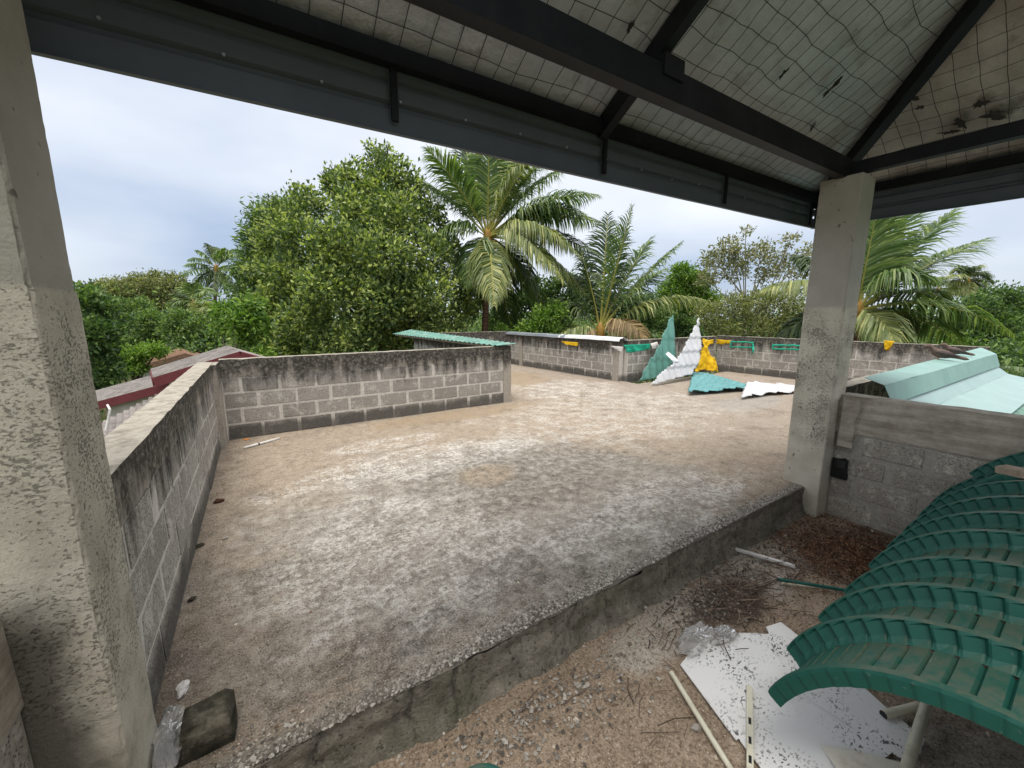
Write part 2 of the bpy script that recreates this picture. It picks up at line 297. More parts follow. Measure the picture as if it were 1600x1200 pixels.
# green curved sheets with dust settled in the pans
t = NT('green_coated_steel', 0.5, 0.35); up_ = t.n('ShaderNodeSeparateXYZ'); t.put(up_.inputs[0], t.g.outputs['Normal'])
du = t.math('MULTIPLY', t.rng(up_.outputs[2], 0.55, 0.95), t.rng(t.noise(9, 9, 0.78), 0.36, 0.62))
c = t.mix(t.noise(14, 5, 0.6), (0.009, 0.078, 0.058), (0.014, 0.108, 0.08)); c = t.mix(t.math('MULTIPLY', du, 0.55), c, (0.15, 0.125, 0.085)); c = t.mix(t.rng(t.noise(60, 4, 0.7, st=(0.25, 1, 1)), 0.64, 0.72, 0, 0.4), c, (0.25, 0.27, 0.22)); M['green'] = t.col(c)
M['teal'] = plain('pale_teal_steel', (0.22, 0.37, 0.335), 0.45, 0.4, 0, 0.12, 4, (0.2, 0.34, 0.32))
M['teal2'] = plain('pale_blue_steel', (0.27, 0.39, 0.38), 0.45, 0.4, 0, 0.08, 4)
M['tealtile'] = plain('teal_tile_steel', (0.10, 0.27, 0.28), 0.45, 0.4, 0, 0.15, 5)
M['greentile'] = plain('green_tile_steel', (0.12, 0.30, 0.25), 0.5, 0.4, 0, 0.25, 4, (0.2, 0.28, 0.25))
M['whitetile'] = plain('white_tile_steel', (0.52, 0.53, 0.55), 0.5, 0.35, 0, 0.1, 4, (0.43, 0.40, 0.37))
M['greenroof'] = plain('worn_green_sheet', (0.13, 0.27, 0.225), 0.55, 0.35, 0, 0.35, 6, (0.42, 0.46, 0.42))
M['silver'] = plain('galvanised_steel', (0.45, 0.49, 0.54), 0.35, 0.5, 0.6, 0.2, 3)
M['whitemetal'] = plain('white_steel', (0.74, 0.75, 0.77), 0.45, 0.4, 0, 0.08, 5)
M['yellow'] = plain('yellow_cloth', (0.72, 0.44, 0.015), 0.75, 0.2, 0, 0.2, 8)
M['greencloth'] = plain('green_cloth', (0.02, 0.34, 0.22), 0.7, 0.2, 0, 0.2, 8)
M['whitecloth'] = plain('white_cloth', (0.66, 0.63, 0.60), 0.8, 0.2, 0, 0.1, 8)
M['pvc'] = plain('cream_pvc', (0.66, 0.63, 0.50), 0.4, 0.4, 0, 0.08, 14, (0.45, 0.41, 0.30))
M['pvcw'] = plain('white_pvc', (0.70, 0.68, 0.65), 0.4, 0.4, 0, 0.08, 14, (0.5, 0.47, 0.42))
M['greenpipe'] = plain('green_pipe', (0.01, 0.10, 0.08), 0.4, 0.4)
M['wood'] = plain('weathered_wood', (0.30, 0.24, 0.18), 0.85, 0.2, 0, 0.35, 18, None, 0.004)
M['brick'] = plain('broken_brick', (0.10, 0.05, 0.035), 0.9, 0.1, 0, 0.3, 30, None, 0.004)
M['stone'] = plain('loose_stone', (0.34, 0.31, 0.27), 0.9, 0.15, 0, 0.3, 30, None, 0.004)
M['orange'] = plain('tile_chip', (0.5, 0.2, 0.06), 0.8, 0.2)
M['black'] = plain('black_plastic', (0.012, 0.012, 0.012), 0.45, 0.4)
t = NT('mossy_block', 0.95, 0.1); f = t.noise(9, 7, 0.7); c = t.ramp(f, [(0.3, (0.012, 0.013, 0.009)), (0.5, (0.06, 0.055, 0.04)), (0.7, (0.22, 0.195, 0.15))]); t.bump(t.noise(50, 5, 0.7), 0.9, 0.012); M['mossy'] = t.col(c)
# melamine board: white, spattered with mould spots
t = NT('spotted_board', 0.4, 0.4); f = t.noise(62, 2, 0.5, st=(1, 1.7, 1)); m2 = t.noise(3.4, 4, 0.6)
sp = t.math('MULTIPLY', t.rng(f, 0.575, 0.61), t.rng(m2, 0.42, 0.6)); v = t.math('MULTIPLY', t.rng(t.voro(13), 0.10, 0.14, 1, 0), t.rng(t.noise(3.3, 3, 0.5), 0.5, 0.58))
c = t.mix(t.noise(5, 6, 0.6), (0.68, 0.675, 0.66), (0.82, 0.815, 0.80)); c = t.mix(t.math('MULTIPLY', t.rng(t.noise(4, 7, 0.7), 0.6, 0.75), 0.5), c, (0.5, 0.44, 0.34))
c = t.mix(t.math('MULTIPLY', t.math('MAXIMUM', sp, v), 0.88), c, (0.03, 0.03, 0.035)); M['board'] = t.col(c)
M['board2'] = plain('board_back', (0.66, 0.62, 0.53), 0.6, 0.3, 0, 0.1, 8, (0.42, 0.34, 0.24))
t = NT('clear_plastic', 0.25, 0.5); t.b.inputs['Transmission Weight'].default_value = 0.8; t.b.inputs['IOR'].default_value = 1.15; M['bag'] = t.col((0.78, 0.78, 0.76))
M['soffit_wall'] = plain('painted_plaster', (0.50, 0.47, 0.42), 0.9, 0.15, 0, 0.15, 3, (0.3, 0.28, 0.24))
M['redboard'] = plain('red_bargeboard', (0.14, 0.03, 0.035), 0.6, 0.3, 0, 0.2, 5)
t = NT('asbestos_sheet', 0.95, 0.1); f = t.noise(4, 8, 0.75); c = t.ramp(f, [(0.3, (0.12, 0.11, 0.10)), (0.5, (0.24, 0.22, 0.205)), (0.75, (0.36, 0.33, 0.31))]); M['asb'] = t.col(c)
M['claytile'] = plain('clay_tile', (0.21, 0.13, 0.09), 0.9, 0.1, 0, 0.35, 6)
t = NT('garden_ground', 0.95, 0.1); c = t.ramp(t.noise(0.6, 8, 0.7), [(0.3, (0.035, 0.05, 0.018)), (0.5, (0.07, 0.085, 0.03)), (0.75, (0.17, 0.125, 0.075))]); M['ground'] = t.col(c)
def mat_leaf(name, dark, mid, light, rough=0.42, trans=0.3, big=0.9):
    t = NT(name, rough, 0.35); r = t.isl(); b = t.noise(big, 3, 0.6)
    k = t.math('MULTIPLY_ADD', t.math('SUBTRACT', b, 0.5), 0.9, r)
    c = t.ramp(k, [(0.0, dark), (0.55, mid), (0.88, light)]); t.col(c)
    tr = t.n('ShaderNodeBsdfTranslucent'); c2 = t.mix(1.0, c, (1.5, 1.7, 0.7), 'MULTIPLY'); t.put(tr.inputs[0], c2)
    ms = t.n('ShaderNodeMixShader'); ms.inputs[0].default_value = trans; t.t.links.new(t.b.outputs[0], ms.inputs[1]); t.t.links.new(tr.outputs[0], ms.inputs[2])
    t.t.links.new(ms.outputs[0], t.t.nodes['Material Output'].inputs[0]); return t.m
M['leaf_jack'] = mat_leaf('leathery_leaf', (0.0472, 0.0826, 0.035), (0.1416, 0.2006, 0.065), (0.472, 0.531, 0.1625))
M['leaf_dark'] = mat_leaf('dark_leaf', (0.0374, 0.078, 0.0293), (0.0905, 0.156, 0.0553), (0.2028, 0.2964, 0.0894))
M['leaf_mid'] = mat_leaf('mid_leaf', (0.0454, 0.0907, 0.0304), (0.1135, 0.1891, 0.0591), (0.257, 0.3478, 0.1013))
M['leaf_bright'] = mat_leaf('bright_leaf', (0.054, 0.114, 0.018), (0.132, 0.24, 0.042), (0.264, 0.384, 0.072))
M['leaf_olive'] = mat_leaf('olive_leaf', (0.0891, 0.1058, 0.0454), (0.193, 0.2117, 0.0892), (0.3564, 0.3629, 0.162))
M['leaf_pale'] = mat_leaf('pale_leaf', (0.11, 0.12, 0.06), (0.22, 0.22, 0.11), (0.38, 0.36, 0.22))
M['palm_green'] = mat_leaf('palm_leaflet', (0.0597, 0.1069, 0.0377), (0.145, 0.2229, 0.0733), (0.2899, 0.3565, 0.1255), 0.35, 0.3)
M['palm_yel'] = mat_leaf('yellowing_palm_leaflet', (0.0994, 0.1386, 0.0473), (0.236, 0.277, 0.104), (0.4223, 0.4228, 0.1607), 0.4, 0.3)
M['palm_dry'] = mat_leaf('dry_palm_leaflet', (0.13, 0.09, 0.045), (0.27, 0.19, 0.09), (0.42, 0.31, 0.16), 0.6, 0.2)
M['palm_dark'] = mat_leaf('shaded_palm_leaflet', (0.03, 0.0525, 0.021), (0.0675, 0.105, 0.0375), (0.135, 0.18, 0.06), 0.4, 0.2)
M['rachis'] = plain('palm_rachis', (0.32, 0.30, 0.07), 0.5, 0.3, 0, 0.2, 3)
M['coconut'] = plain('coconut_husk', (0.30, 0.17, 0.035), 0.6, 0.3, 0, 0.3, 8)
t = NT('palm_trunk', 0.9, 0.1); z = t.xyz()[2]; rg = t.math('FRACT', t.math('MULTIPLY', z, 6.5)); c = t.mix(t.rng(rg, 0.75, 0.95), (0.21, 0.12, 0.085), (0.08, 0.05, 0.04)); t.bump(rg, 0.6, 0.03); M['ptrunk'] = t.col(c)
M['bark'] = plain('bark', (0.09, 0.07, 0.05), 0.95, 0.1, 0, 0.4, 8, None, 0.01)
M['barkpale'] = plain('pale_bark', (0.34, 0.30, 0.24), 0.9, 0.1, 0, 0.25, 6)
M['dove'] = plain('dove_feather', (0.13, 0.095, 0.08), 0.8, 0.2, 0, 0.3, 30)
M['dovedark'] = plain('dove_wing', (0.075, 0.06, 0.055), 0.8, 0.2, 0, 0.3, 30)

# ------------------------------------------------------------------ ground
GZ = -3.6
b = MB(); b.add([(-600, -600, GZ), (600, -600, GZ), (600, 600, GZ), (-600, 600, GZ)], [(0, 1, 2, 3)]); tag(b.build('ground', M['ground']), kind='structure')

# ------------------------------------------------------------------ terrace and pavilion floors
STEP, LOW = 1.485, -0.27
def floor_sheet(name, mat, xs, ys, keep, z0, amp, jag=None):
    X, Y = np.meshgrid(xs, ys); Z = np.zeros_like(X)
    for i in range(X.shape[0]):
        for j in range(X.shape[1]):
            Z[i, j] = z0 + amp * (nz(X[i, j] * 1.3, Y[i, j] * 1.3, 3.1) + 0.6 * nz(X[i, j] * 5, Y[i, j] * 5, 9.7) + 0.35 * nz(X[i, j] * 14, Y[i, j] * 14, 1.7))
    if jag is not None: jag(X, Y, Z)
    ny, nx = X.shape; v = np.stack([X, Y, Z], -1).reshape(-1, 3); f = []
    for i in range(ny - 1):
        for j in range(nx - 1):
            if keep((xs[j] + xs[j + 1]) / 2, (ys[i] + ys[i + 1]) / 2): f.append((i * nx + j, i * nx + j + 1, (i + 1) * nx + j + 1, (i + 1) * nx + j))
    return link(name, mesh(name, v, f, mat, True))
def jag(X, Y, Z):
    Y[0] += np.array([0.016 * nz(x * 2.2, 0.3) + 0.018 * max(0, nz(x * 6, 7.3)) + 0.012 * nz(x * 17, 2.2) for x in X[0]]); Z[0] -= 0.012 + 0.008 * np.array([nz(x * 13, 4.4) for x in X[0]])
    Z[1] -= 0.002
xs = np.arange(-0.70, 11.61, 0.06); ys = np.concatenate([[STEP, STEP + 0.025], np.arange(STEP + 0.07, 3.2, 0.05), np.arange(3.2, 11.5, 0.1)])
terr = floor_sheet('terrace_floor', M['terrace'], xs, ys, lambda x, y: (y < 6.2 or (x > 3.85 and x < 7.5)), 0.0, 0.006, jag); tag(terr, kind='structure')
# face of the step down into the pavilion, with cracks
b = MB(); xs2 = np.arange(-0.72, 4.32, 0.011); zs = np.linspace(0, 1, 15); P = np.zeros((len(zs), len(xs2), 3))
cracks = [0.62, 1.37, 1.63, 2.25, 0.42, 3.1, 0.05, 2.75]
for j, x in enumerate(xs2):
    y0 = STEP + 0.016 * nz(x * 2.2, 0.3) + 0.018 * max(0, nz(x * 6, 7.3)) + 0.012 * nz(x * 17, 2.2)
    for i, s in enumerate(zs):
        z = -0.012 * (1 - s) + (LOW - 0.01) * s
        ck = max(math.exp(-((x - c - 0.05 * nz(s * 3.5, c * 9)) / 0.008) ** 2) for c in cracks)
        P[i, j] = (x, y0 + 0.022 * nz(x * 3, s * 2.5, 5) + 0.010 * nz(x * 13, s * 5, 2) + 0.006 * nz(x * 35, s * 12, 2) - 0.05 * s ** 4 + 0.035 * ck * min(1, 1.5 - s), z)
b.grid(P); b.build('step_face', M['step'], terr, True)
for nm, lo, hi in (('supporting_wall', (-0.72, STEP + 0.06, GZ), (11.6, 6.35, -0.04)), ('supporting_wall', (3.9, 6.35, GZ), (7.6, 11.45, -0.04))):
    MB().box(lo, hi).build(nm, M['soffit_wall'], terr)
xs = np.arange(-0.75, 4.66, 0.05); ys = np.concatenate([np.arange(-4.1, -0.6, 0.25), np.arange(-0.6, STEP + 0.06, 0.04)])
pav = floor_sheet('pavilion_floor', M['floor2'], xs, ys, lambda x, y: True, LOW, 0.008); tag(pav, kind='structure')
MB().box((-0.75, -4.1, GZ), (4.6, STEP + 0.02, LOW - 0.05)).build('supporting_wall', M['soffit_wall'], pav)

# ------------------------------------------------------------------ walls of hollow blocks
def chamfer_block(seed, ch=0.03):
    rr = random.Random(seed); v = []
    for sx in (-1, 1):
        for sy in (-1, 1):
            for sz in (-1, 1):
                c = ch * rr.uniform(0.5, 1.6)
                v += [(sx * (.5 - c * 0.5), sy * .5, sz * (.5 - c)), (sx * .5, sy * (.5 - c * 0.4), sz * (.5 - c)), (sx * (.5 - c * 0.5), sy * (.5 - c * 0.4), sz * .5)]
    import bmesh
    bm = bmesh.new(); [bm.verts.new(p) for p in v]; r = bmesh.ops.convex_hull(bm, input=bm.verts[:]); bm.normal_update()
    me = bpy.data.meshes.new('block'); bm.to_mesh(me); bm.free(); return me
BLK = {}
def block_meshes(mat):
    if mat not in BLK:
        BLK[mat] = [chamfer_block(i) for i in range(4)]
        for m in BLK[mat]: m.materials.append(M[mat])
    return BLK[mat]
def block_wall(label, p0, p1, th, z0, z1, rows, rh, pitch=0.44, jx=0.03, jz=0.016, bmat='block', mmat='mortar', copemat='coping', seed=1, proud=0.004, group=None, nb=1, cols=(), copeover=0.006):
    """p0->p1 runs along the visible foot of the wall; the body lies to the left of that direction when nb=1"""
    rr = random.Random(seed); p0, p1 = np.array(p0, float), np.array(p1, float); d = p1 - p0; Ln = np.linalg.norm(d); d /= Ln
    n = np.array([-d[1], d[0]]) * nb; ang = math.atan2(d[1], d[0])
    root = empty('block_wall', (p0[0], p0[1], z0)); tag(root, label, 'wall', group)
    def pt(s, t, z): q = p0 + d * s + n * t; return (q[0], q[1], z)
    def bx(name, s0, s1, t0, t1, za, zb, mat, wob=0.0):
        m = max(2, int((s1 - s0) / 0.12)); ss = np.linspace(s0, s1, m); mb = MB(); ring = []
        for k, s in enumerate(ss):
            o = lambda q: wob * nz(s * 6, q, seed) if wob else 0
            ring.append([pt(s, t0 + o(1), za), pt(s, t0 + o(2), zb + o(3)), pt(s, t1 + o(4), zb + o(5)), pt(s, t1 + o(6), za)])
        ring = np.array(ring); v = ring.reshape(-1, 3); f = []; mi = []
        for k in range(m - 1):
            for q in range(4): f.append((k * 4 + q, (k + 1) * 4 + q, (k + 1) * 4 + (q + 1) % 4, k * 4 + (q + 1) % 4)); mi.append(1 if (q == 1 and isinstance(mat, list)) else 0)
        f += [(3, 2, 1, 0), tuple((m - 1) * 4 + q for q in range(4))]; mi += [0, 0]
        if nb < 0: f = [q[::-1] for q in f]
        return link(name, mesh(name, v, f, mat, False, mi), root)
    top = z0 + rows * rh
    bx('mortar', 0.0, Ln, 0.0, th, z0 - 0.04, top, M[mmat], 0.003)
    if z1 > top + 0.01: bx('coping', -copeover, Ln + copeover, -copeover, th + copeover, top, z1, [M[copemat], M['coping_top']], 0.009)
    for (s0, s1, pr, zt) in cols: bx('column', s0, s1, -pr, th + 0.003, z0 - 0.04, zt, [M['coping'], M['coping_top']], 0.006)
    ms = block_meshes(bmat)
    for r in range(rows):
        s = -(pitch * 0.5 if r % 2 else 0.0) - rr.uniform(0, 0.05)
        while s < Ln - 0.03:
            ln = pitch - jx + rr.uniform(-0.012, 0.012); a, c = max(s, 0.012), min(s + ln, Ln - 0.012); s += pitch
            if c - a < 0.06 or any(a > q[0] - 0.05 and c < q[1] + 0.05 for q in cols): continue
            o = bpy.data.objects.new('block', rr.choice(ms)); COL.objects.link(o); o.parent = root
            hgt = rh - jz + rr.uniform(-0.005, 0.005); cpt = pt((a + c) / 2, th / 2 + rr.uniform(-0.003, 0.003), z0 + r * rh + rh / 2)
            o.location = Vector(cpt) - Vector(root.location); o.rotation_euler = (0, rr.uniform(-0.008, 0.008), ang + rr.uniform(-0.004, 0.004)); o.scale = (c - a, th + 2 * proud, hgt)
    return root
block_wall('mould-streaked grey block parapet beside the tall pillar, low bright mortar lines', (-0.5, 1.78), (-0.5, 6.15), 0.15, 0, 1.03, 4, 0.205, 0.44, 0.022, 0.016, seed=3, cols=((3.98, 4.37, 0.055, 1.028),))
block_wall('grey block parapet with white mortar across the terrace, ending at the worn green sheet', (-0.44, 6.15), (3.9, 6.15), 0.15, 0, 1.05, 4, 0.205, 0.44, 0.04, 0.026, seed=5, cols=((4.18, 4.34, 0.02, 1.0),))
block_wall('plastered stairwell wall under the worn green sheet, behind the block parapet', (3.88, 11.45), (3.88, 6.32), 0.12, 0, 1.05, 4, 0.2, 0.44, 0.02, 0.012, seed=8, bmat='mortar', nb=1)
block_wall('far end parapet of grey blocks under the tall palm trunk', (4.02, 11.3), (7.1, 11.3), 0.15, 0, 1.08, 4, 0.21, 0.44, 0.03, 0.02, seed=9)
block_wall('block parapet carrying the long steel flashing and green cloth', (7.08, 11.28), (7.40, 6.7), 0.15, 0, 1.02, 4, 0.21, 0.44, 0.03, 0.02, seed=11, cols=((0.62, 0.78, 0.03, 1.0), (4.40, 4.58, 0.006, 0.98)))
block_wall('short return parapet behind the leaning green and white sheets', (7.58, 6.6), (11.38, 6.6), 0.15, 0, 1.0, 4, 0.205, 0.44, 0.03, 0.02, seed=12)
block_wall('block parapet hung with green and yellow cloth strips behind the square pillar', (11.4, 6.58), (11.4, 1.42), 0.15, 0, 1.02, 4, 0.205, 0.44, 0.03, 0.02, seed=13)
block_wall('low wall running from the square pillar under the pale teal ridge sheet', (4.6, 1.55), (11.38, 1.55), 0.14, 0, 0.93, 4, 0.2, 0.44, 0.03, 0.02, seed=14, nb=-1)
block_wall('pavilion side wall of pitted blocks under a board-marked concrete beam', (4.46, 1.36), (4.46, -3.9), 0.14, LOW, 0.89, 4, 0.205, 0.45, 0.065, 0.045, 'block_in', 'mortar_in', 'beam', seed=15, proud=0.006, copeover=0.012)
block_wall('pavilion side wall butting against the broad pitted pillar', (-0.625, -3.9), (-0.625, 1.455), 0.13, LOW, 0.84, 4, 0.21, 0.45, 0.05, 0.03, 'block_in', 'mortar_in', 'beam', seed=16)
# broken plaster rib at the end of the side wall beam
b = MB(); ring = []
for k, z in enumerate(np.linspace(0.42, 0.875, 9)): ring.append([(4.405 + 0.006 * nz(z * 9), 1.22 + 0.03 * nz(z * 7, 3), z), (4.40, 1.33, z), (4.47, 1.33, z), (4.47, 1.22 + 0.03 * nz(z * 7, 3), z)])
b.grid(np.array([r + [r[0]] for r in ring])); o = b.build('broken_column_stub', M['beam']); tag(o, 'broken strip of plaster left on the wall end next to the square pillar', 'plaster')

# ------------------------------------------------------------------ pillars
def pillar(label, x0, x1, y0, y1, z0, z1, rough_edge, seed):
    root = empty('concrete_pillar', ((x0 + x1) / 2, (y0 + y1) / 2, z0)); tag(root, label, 'pillar')
    for nm, za, zb, ins in (('lower_shaft', z0 - 0.03, 1.672, 0.0), ('upper_shaft', 1.672, z1, 0.004)):
        zs = np.linspace(za, zb, int((zb - za) / 0.02)); per = []
        cor = [(x0 + ins, y0 + ins), (x1 - ins, y0 + ins), (x1 - ins, y1 - ins), (x0 + ins, y1 - ins)]
        for k in range(4):
            a, c = np.array(cor[k]), np.array(cor[(k + 1) % 4])
            for t_ in (0.0, 0.03, 0.15, 0.35, 0.5, 0.65, 0.85, 0.97): per.append((k, t_, a + (c - a) * t_))
        P = np.zeros((len(zs), len(per) + 1, 3))
        for i, z in enumerate(zs):
            for j, (k, t_, q) in enumerate(per):
                s = rough_edge if t_ in (0.0,) else rough_edge * 0.3
                cx_, cy_ = (x0 + x1) / 2 - q[0], (y0 + y1) / 2 - q[1]
                e_ = s * max(0, nz(q[0] * 3 + k * 7, z * 22, seed) + 0.25 + 0.5 * nz(k * 3.3, z * 60, seed)) + 0.0025 * nz(q[0] * 9, q[1] * 9 + k, z * 9)
                if t_ == 0.0: e_ += 0.006
                P[i, j] = (q[0] + cx_ * e_ * 4, q[1] + cy_ * e_ * 4, z)
            P[i, -1] = P[i, 0]
            if nm == 'lower_shaft' and i == len(zs) - 1: pass
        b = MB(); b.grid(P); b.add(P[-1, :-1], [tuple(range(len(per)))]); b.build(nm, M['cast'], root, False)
    return root
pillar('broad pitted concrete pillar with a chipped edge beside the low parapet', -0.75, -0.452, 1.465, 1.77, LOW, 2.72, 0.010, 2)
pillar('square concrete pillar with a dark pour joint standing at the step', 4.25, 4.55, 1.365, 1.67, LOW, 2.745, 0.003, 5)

# ------------------------------------------------------------------ pavilion roof
EX0, EX1, EY1 = -1.19, 5.0, 1.97; HW = (EX1 - EX0) / 2; AX, AY = (EX0 + EX1) / 2, EY1 - HW; SL = 0.6
def ez(x): return 2.755 + 0.010 * (x - 4.0)          # the eave sags slightly away from the square pillar
roof = empty('pavilion_roof', (AX, AY, 2.72)); tag(roof, 'hipped pavilion roof with black steel frame, ribbed fascia and dirty foil lining', 'roof')
apex = (AX, AY, 2.755 + SL * HW)
def front_z(x, y): return ez(x) + SL * (EY1 - y)
def side_z(x, y): return 2.765 + SL * (EX1 - x)
def lining(name, mat, fn, sag):
    b = MB(); n = 60; P = np.zeros((n, n, 3))
    for i in range(n):
        t_ = i / (n - 1) * 0.985
        for j in range(n):
            P[i, j] = fn(t_, j / (n - 1)); x, y, z = P[i, j]; P[i, j, 2] += sag * (nz(x * 2.2, y * 2.2, 4) + 0.5 * nz(x * 7, y * 7, 1.2)) + 0.055
    b.grid(P); return b.build(name, mat, roof, True)
C4 = [np.array((EX0, EY1, ez(EX0))), np.array((EX1, EY1, 2.765)), np.array((EX1, EY1 - 2 * HW, 2.765)), np.array((EX0, EY1 - 2 * HW, 2.7))]
ap = np.array(apex)
def tri(k): a, c = C4[k], C4[(k + 1) % 4]; return lambda t_, s: (a + (c - a) * s) * (1 - t_) + ap * t_
lf = lining('foil_lining', M['lining'], tri(0), 0.02); ls = lining('foil_lining', M['lining2'], tri(1), 0.03); ls['label'] = 'brown-stained torn foil lining'
for k in (0, 1):                                      # the two unseen slopes are left unsheeted, an added opening for skylight
    a, c = C4[k] + np.array((0, 0, 0.16)), C4[(k + 1) % 4] + np.array((0, 0, 0.16)); o_ = np.array([a, c, ap + np.array((0, 0, 0.16))])
    out = (a + c) / 2 - ap; out[2] = 0; out /= np.linalg.norm(out)
    thick(MB().add([a + out * 0.03, c + out * 0.03, o_[2]], [(0, 1, 2)]).build('roof_sheet', M['sheet_out'], roof), 0.01)
def steel(name, p, q, wd, ht): return MB().bar(p, q, wd, ht).build(name, M['steel'], roof)
PLX0, PLX1, PLY1 = -0.60, 4.40, 1.52; PLY0 = 2 * AY - PLY1
steel('ring_beam', (PLX0 - 0.1, PLY1, 2.755), (PLX1 + 0.05, PLY1, 2.815), 0.075, 0.15)
steel('ring_beam', (PLX1, PLY1, 2.825), (PLX1, PLY0, 2.80), 0.075, 0.10)
steel('ring_beam', (PLX0, PLY1, 2.76), (PLX0, PLY0, 2.76), 0.075, 0.13); steel('ring_beam', (PLX0, PLY0, 2.76), (PLX1, PLY0, 2.79), 0.075, 0.13)
for k in range(4): steel('hip_rafter', C4[k] + np.array((0, 0, -0.03)), ap + np.array((0, 0, -0.03)), 0.075, 0.11)
for k, s in ((0, 0.5), (1, 0.5), (2, 0.5), (3, 0.5)):
    a = C4[k] + (C4[(k + 1) % 4] - C4[k]) * s; steel('rafter', a + np.array((0, 0, -0.02)), ap + np.array((0, 0, -0.02)), 0.06, 0.10)
steel('cleat', (AX - 0.05, PLY1, 2.86), (AX + 0.11, PLY1, 2.86), 0.10, 0.10)
steel('eave_angle', (EX0, EY1 - 0.035, ez(EX0)), (EX1, EY1 - 0.035, ez(EX1)), 0.05, 0.075)
steel('eave_angle', (EX1 - 0.035, EY1, 2.775), (EX1 - 0.035, EY1 - 2 * HW, 2.76), 0.05, 0.07)
for x in (-0.72, 0.615, 1.93, 3.29, 4.84): steel('bracket', (x, EY1 - 0.028, ez(x)), (x, EY1 - 0.028, ez(x) - 0.255), 0.03, 0.012)
for y in (0.6, -0.75, -2.0): steel('bracket', (EX1 - 0.02, y, 2.76), (EX1 - 0.02, y, 2.60), 0.012, 0.03)
def fascia(a, c, out, zb0, zb1, zt0, zt1):
    a, c, out = np.array(a, float), np.array(c, float), np.array(out, float); prof = [(0.0, 1.0), (0.0, 0.60), (0.022, 0.575), (0.022, 0.525), (0, 0.50), (0, 0.36), (0.022, 0.335), (0.022, 0.285), (0, 0.26), (0, 0.03), (-0.006, 0.0), (-0.03, 0.0)]
    P = []
    for s in np.linspace(0, 1, 25):
        p = a + (c - a) * s; zb, zt = zb0 + (zb1 - zb0) * s, zt0 + (zt1 - zt0) * s
        P.append([(p[0] + out[0] * o_, p[1] + out[1] * o_, zb + (zt - zb) * t_ + 0.002 * nz(s * 30, t_)) for o_, t_ in prof])
    b = MB(); b.grid(np.array(P)); o_ = b.build('fascia', M['fascia'], roof); thick(o_, 0.002); return o_
ff = fascia((EX0, EY1, 0), (EX1 + 0.012, EY1, 0), (0, 1), 2.385, 2.492, 2.80, 2.87)
fascia((EX1, EY1 + 0.012, 0), (EX1, EY1 - 2 * HW, 0), (1, 0), 2.492, 2.435, 2.87, 2.86)
fascia((EX0, EY1, 0), (EX0, EY1 - 2 * HW, 0), (-1, 0), 2.385, 2.41, 2.755, 2.75); fascia((EX0, EY1 - 2 * HW, 0), (EX1, EY1 - 2 * HW, 0), (0, -1), 2.41, 2.435, 2.75, 2.76)
rv = MB()
for x in np.arange(-1.0, 4.9, 0.33): rv.tube([(x, EY1 - 0.002, ez(x) - 0.16 + 0.03 * nz(x * 9)), (x, EY1 - 0.009, ez(x) - 0.16 + 0.03 * nz(x * 9))], 0.006, 6)
tag(rv.build('rivets', M['silver'], ff), kind='stuff')
# chicken-wire-like welded mesh stretched under the lining
def wires(k, sp):
    fn = tri(k); b = MB(); L_ = 2 * HW; nu = int(L_ / sp); hgt = HW * math.sqrt(1 + SL * SL); nv = int(hgt / sp)
    def p(u, t_):            # u: metres along eave, t_: 0..1 up the slope
        s = (u / L_ - 0.5 * t_) / max(1e-3, 1 - t_)
        if s < -0.001 or s > 1.001: return None
        q = np.array(fn(t_, min(1, max(0, s)))); q[2] += 0.028 + 0.016 * nz(q[0] * 2, q[1] * 2, 8 + k)
        q[0] += 0.035 * nz(q[0] * 1.6, q[1] * 1.6, 3) + 0.012 * nz(q[0] * 8, q[1] * 8, 3); q[1] += 0.035 * nz(q[0] * 1.6, q[1] * 1.6, 13) + 0.012 * nz(q[0] * 8, q[1] * 8, 23); return q
    tmax = 0.8
    for i in range(1, nu):
        pts = [q for q in (p(i * sp, t_) for t_ in np.arange(0.004, tmax, 0.03)) if q is not None]
        if len(pts) > 2: b.tube(pts, 0.0022, 3, False)
    for i in range(1, int(nv * tmax)):
        t_ = i / nv; pts = [q for q in (p(u, t_ + 0.006 * nz(u * 3, i)) for u in np.arange(0, L_, 0.09)) if q is not None]
        if len(pts) > 2: b.tube(pts, 0.0022, 3, False)
    return b.build('wire_mesh', M['wire'], roof)
for k in (0, 1): tag(wires(k, 0.115), kind='stuff')
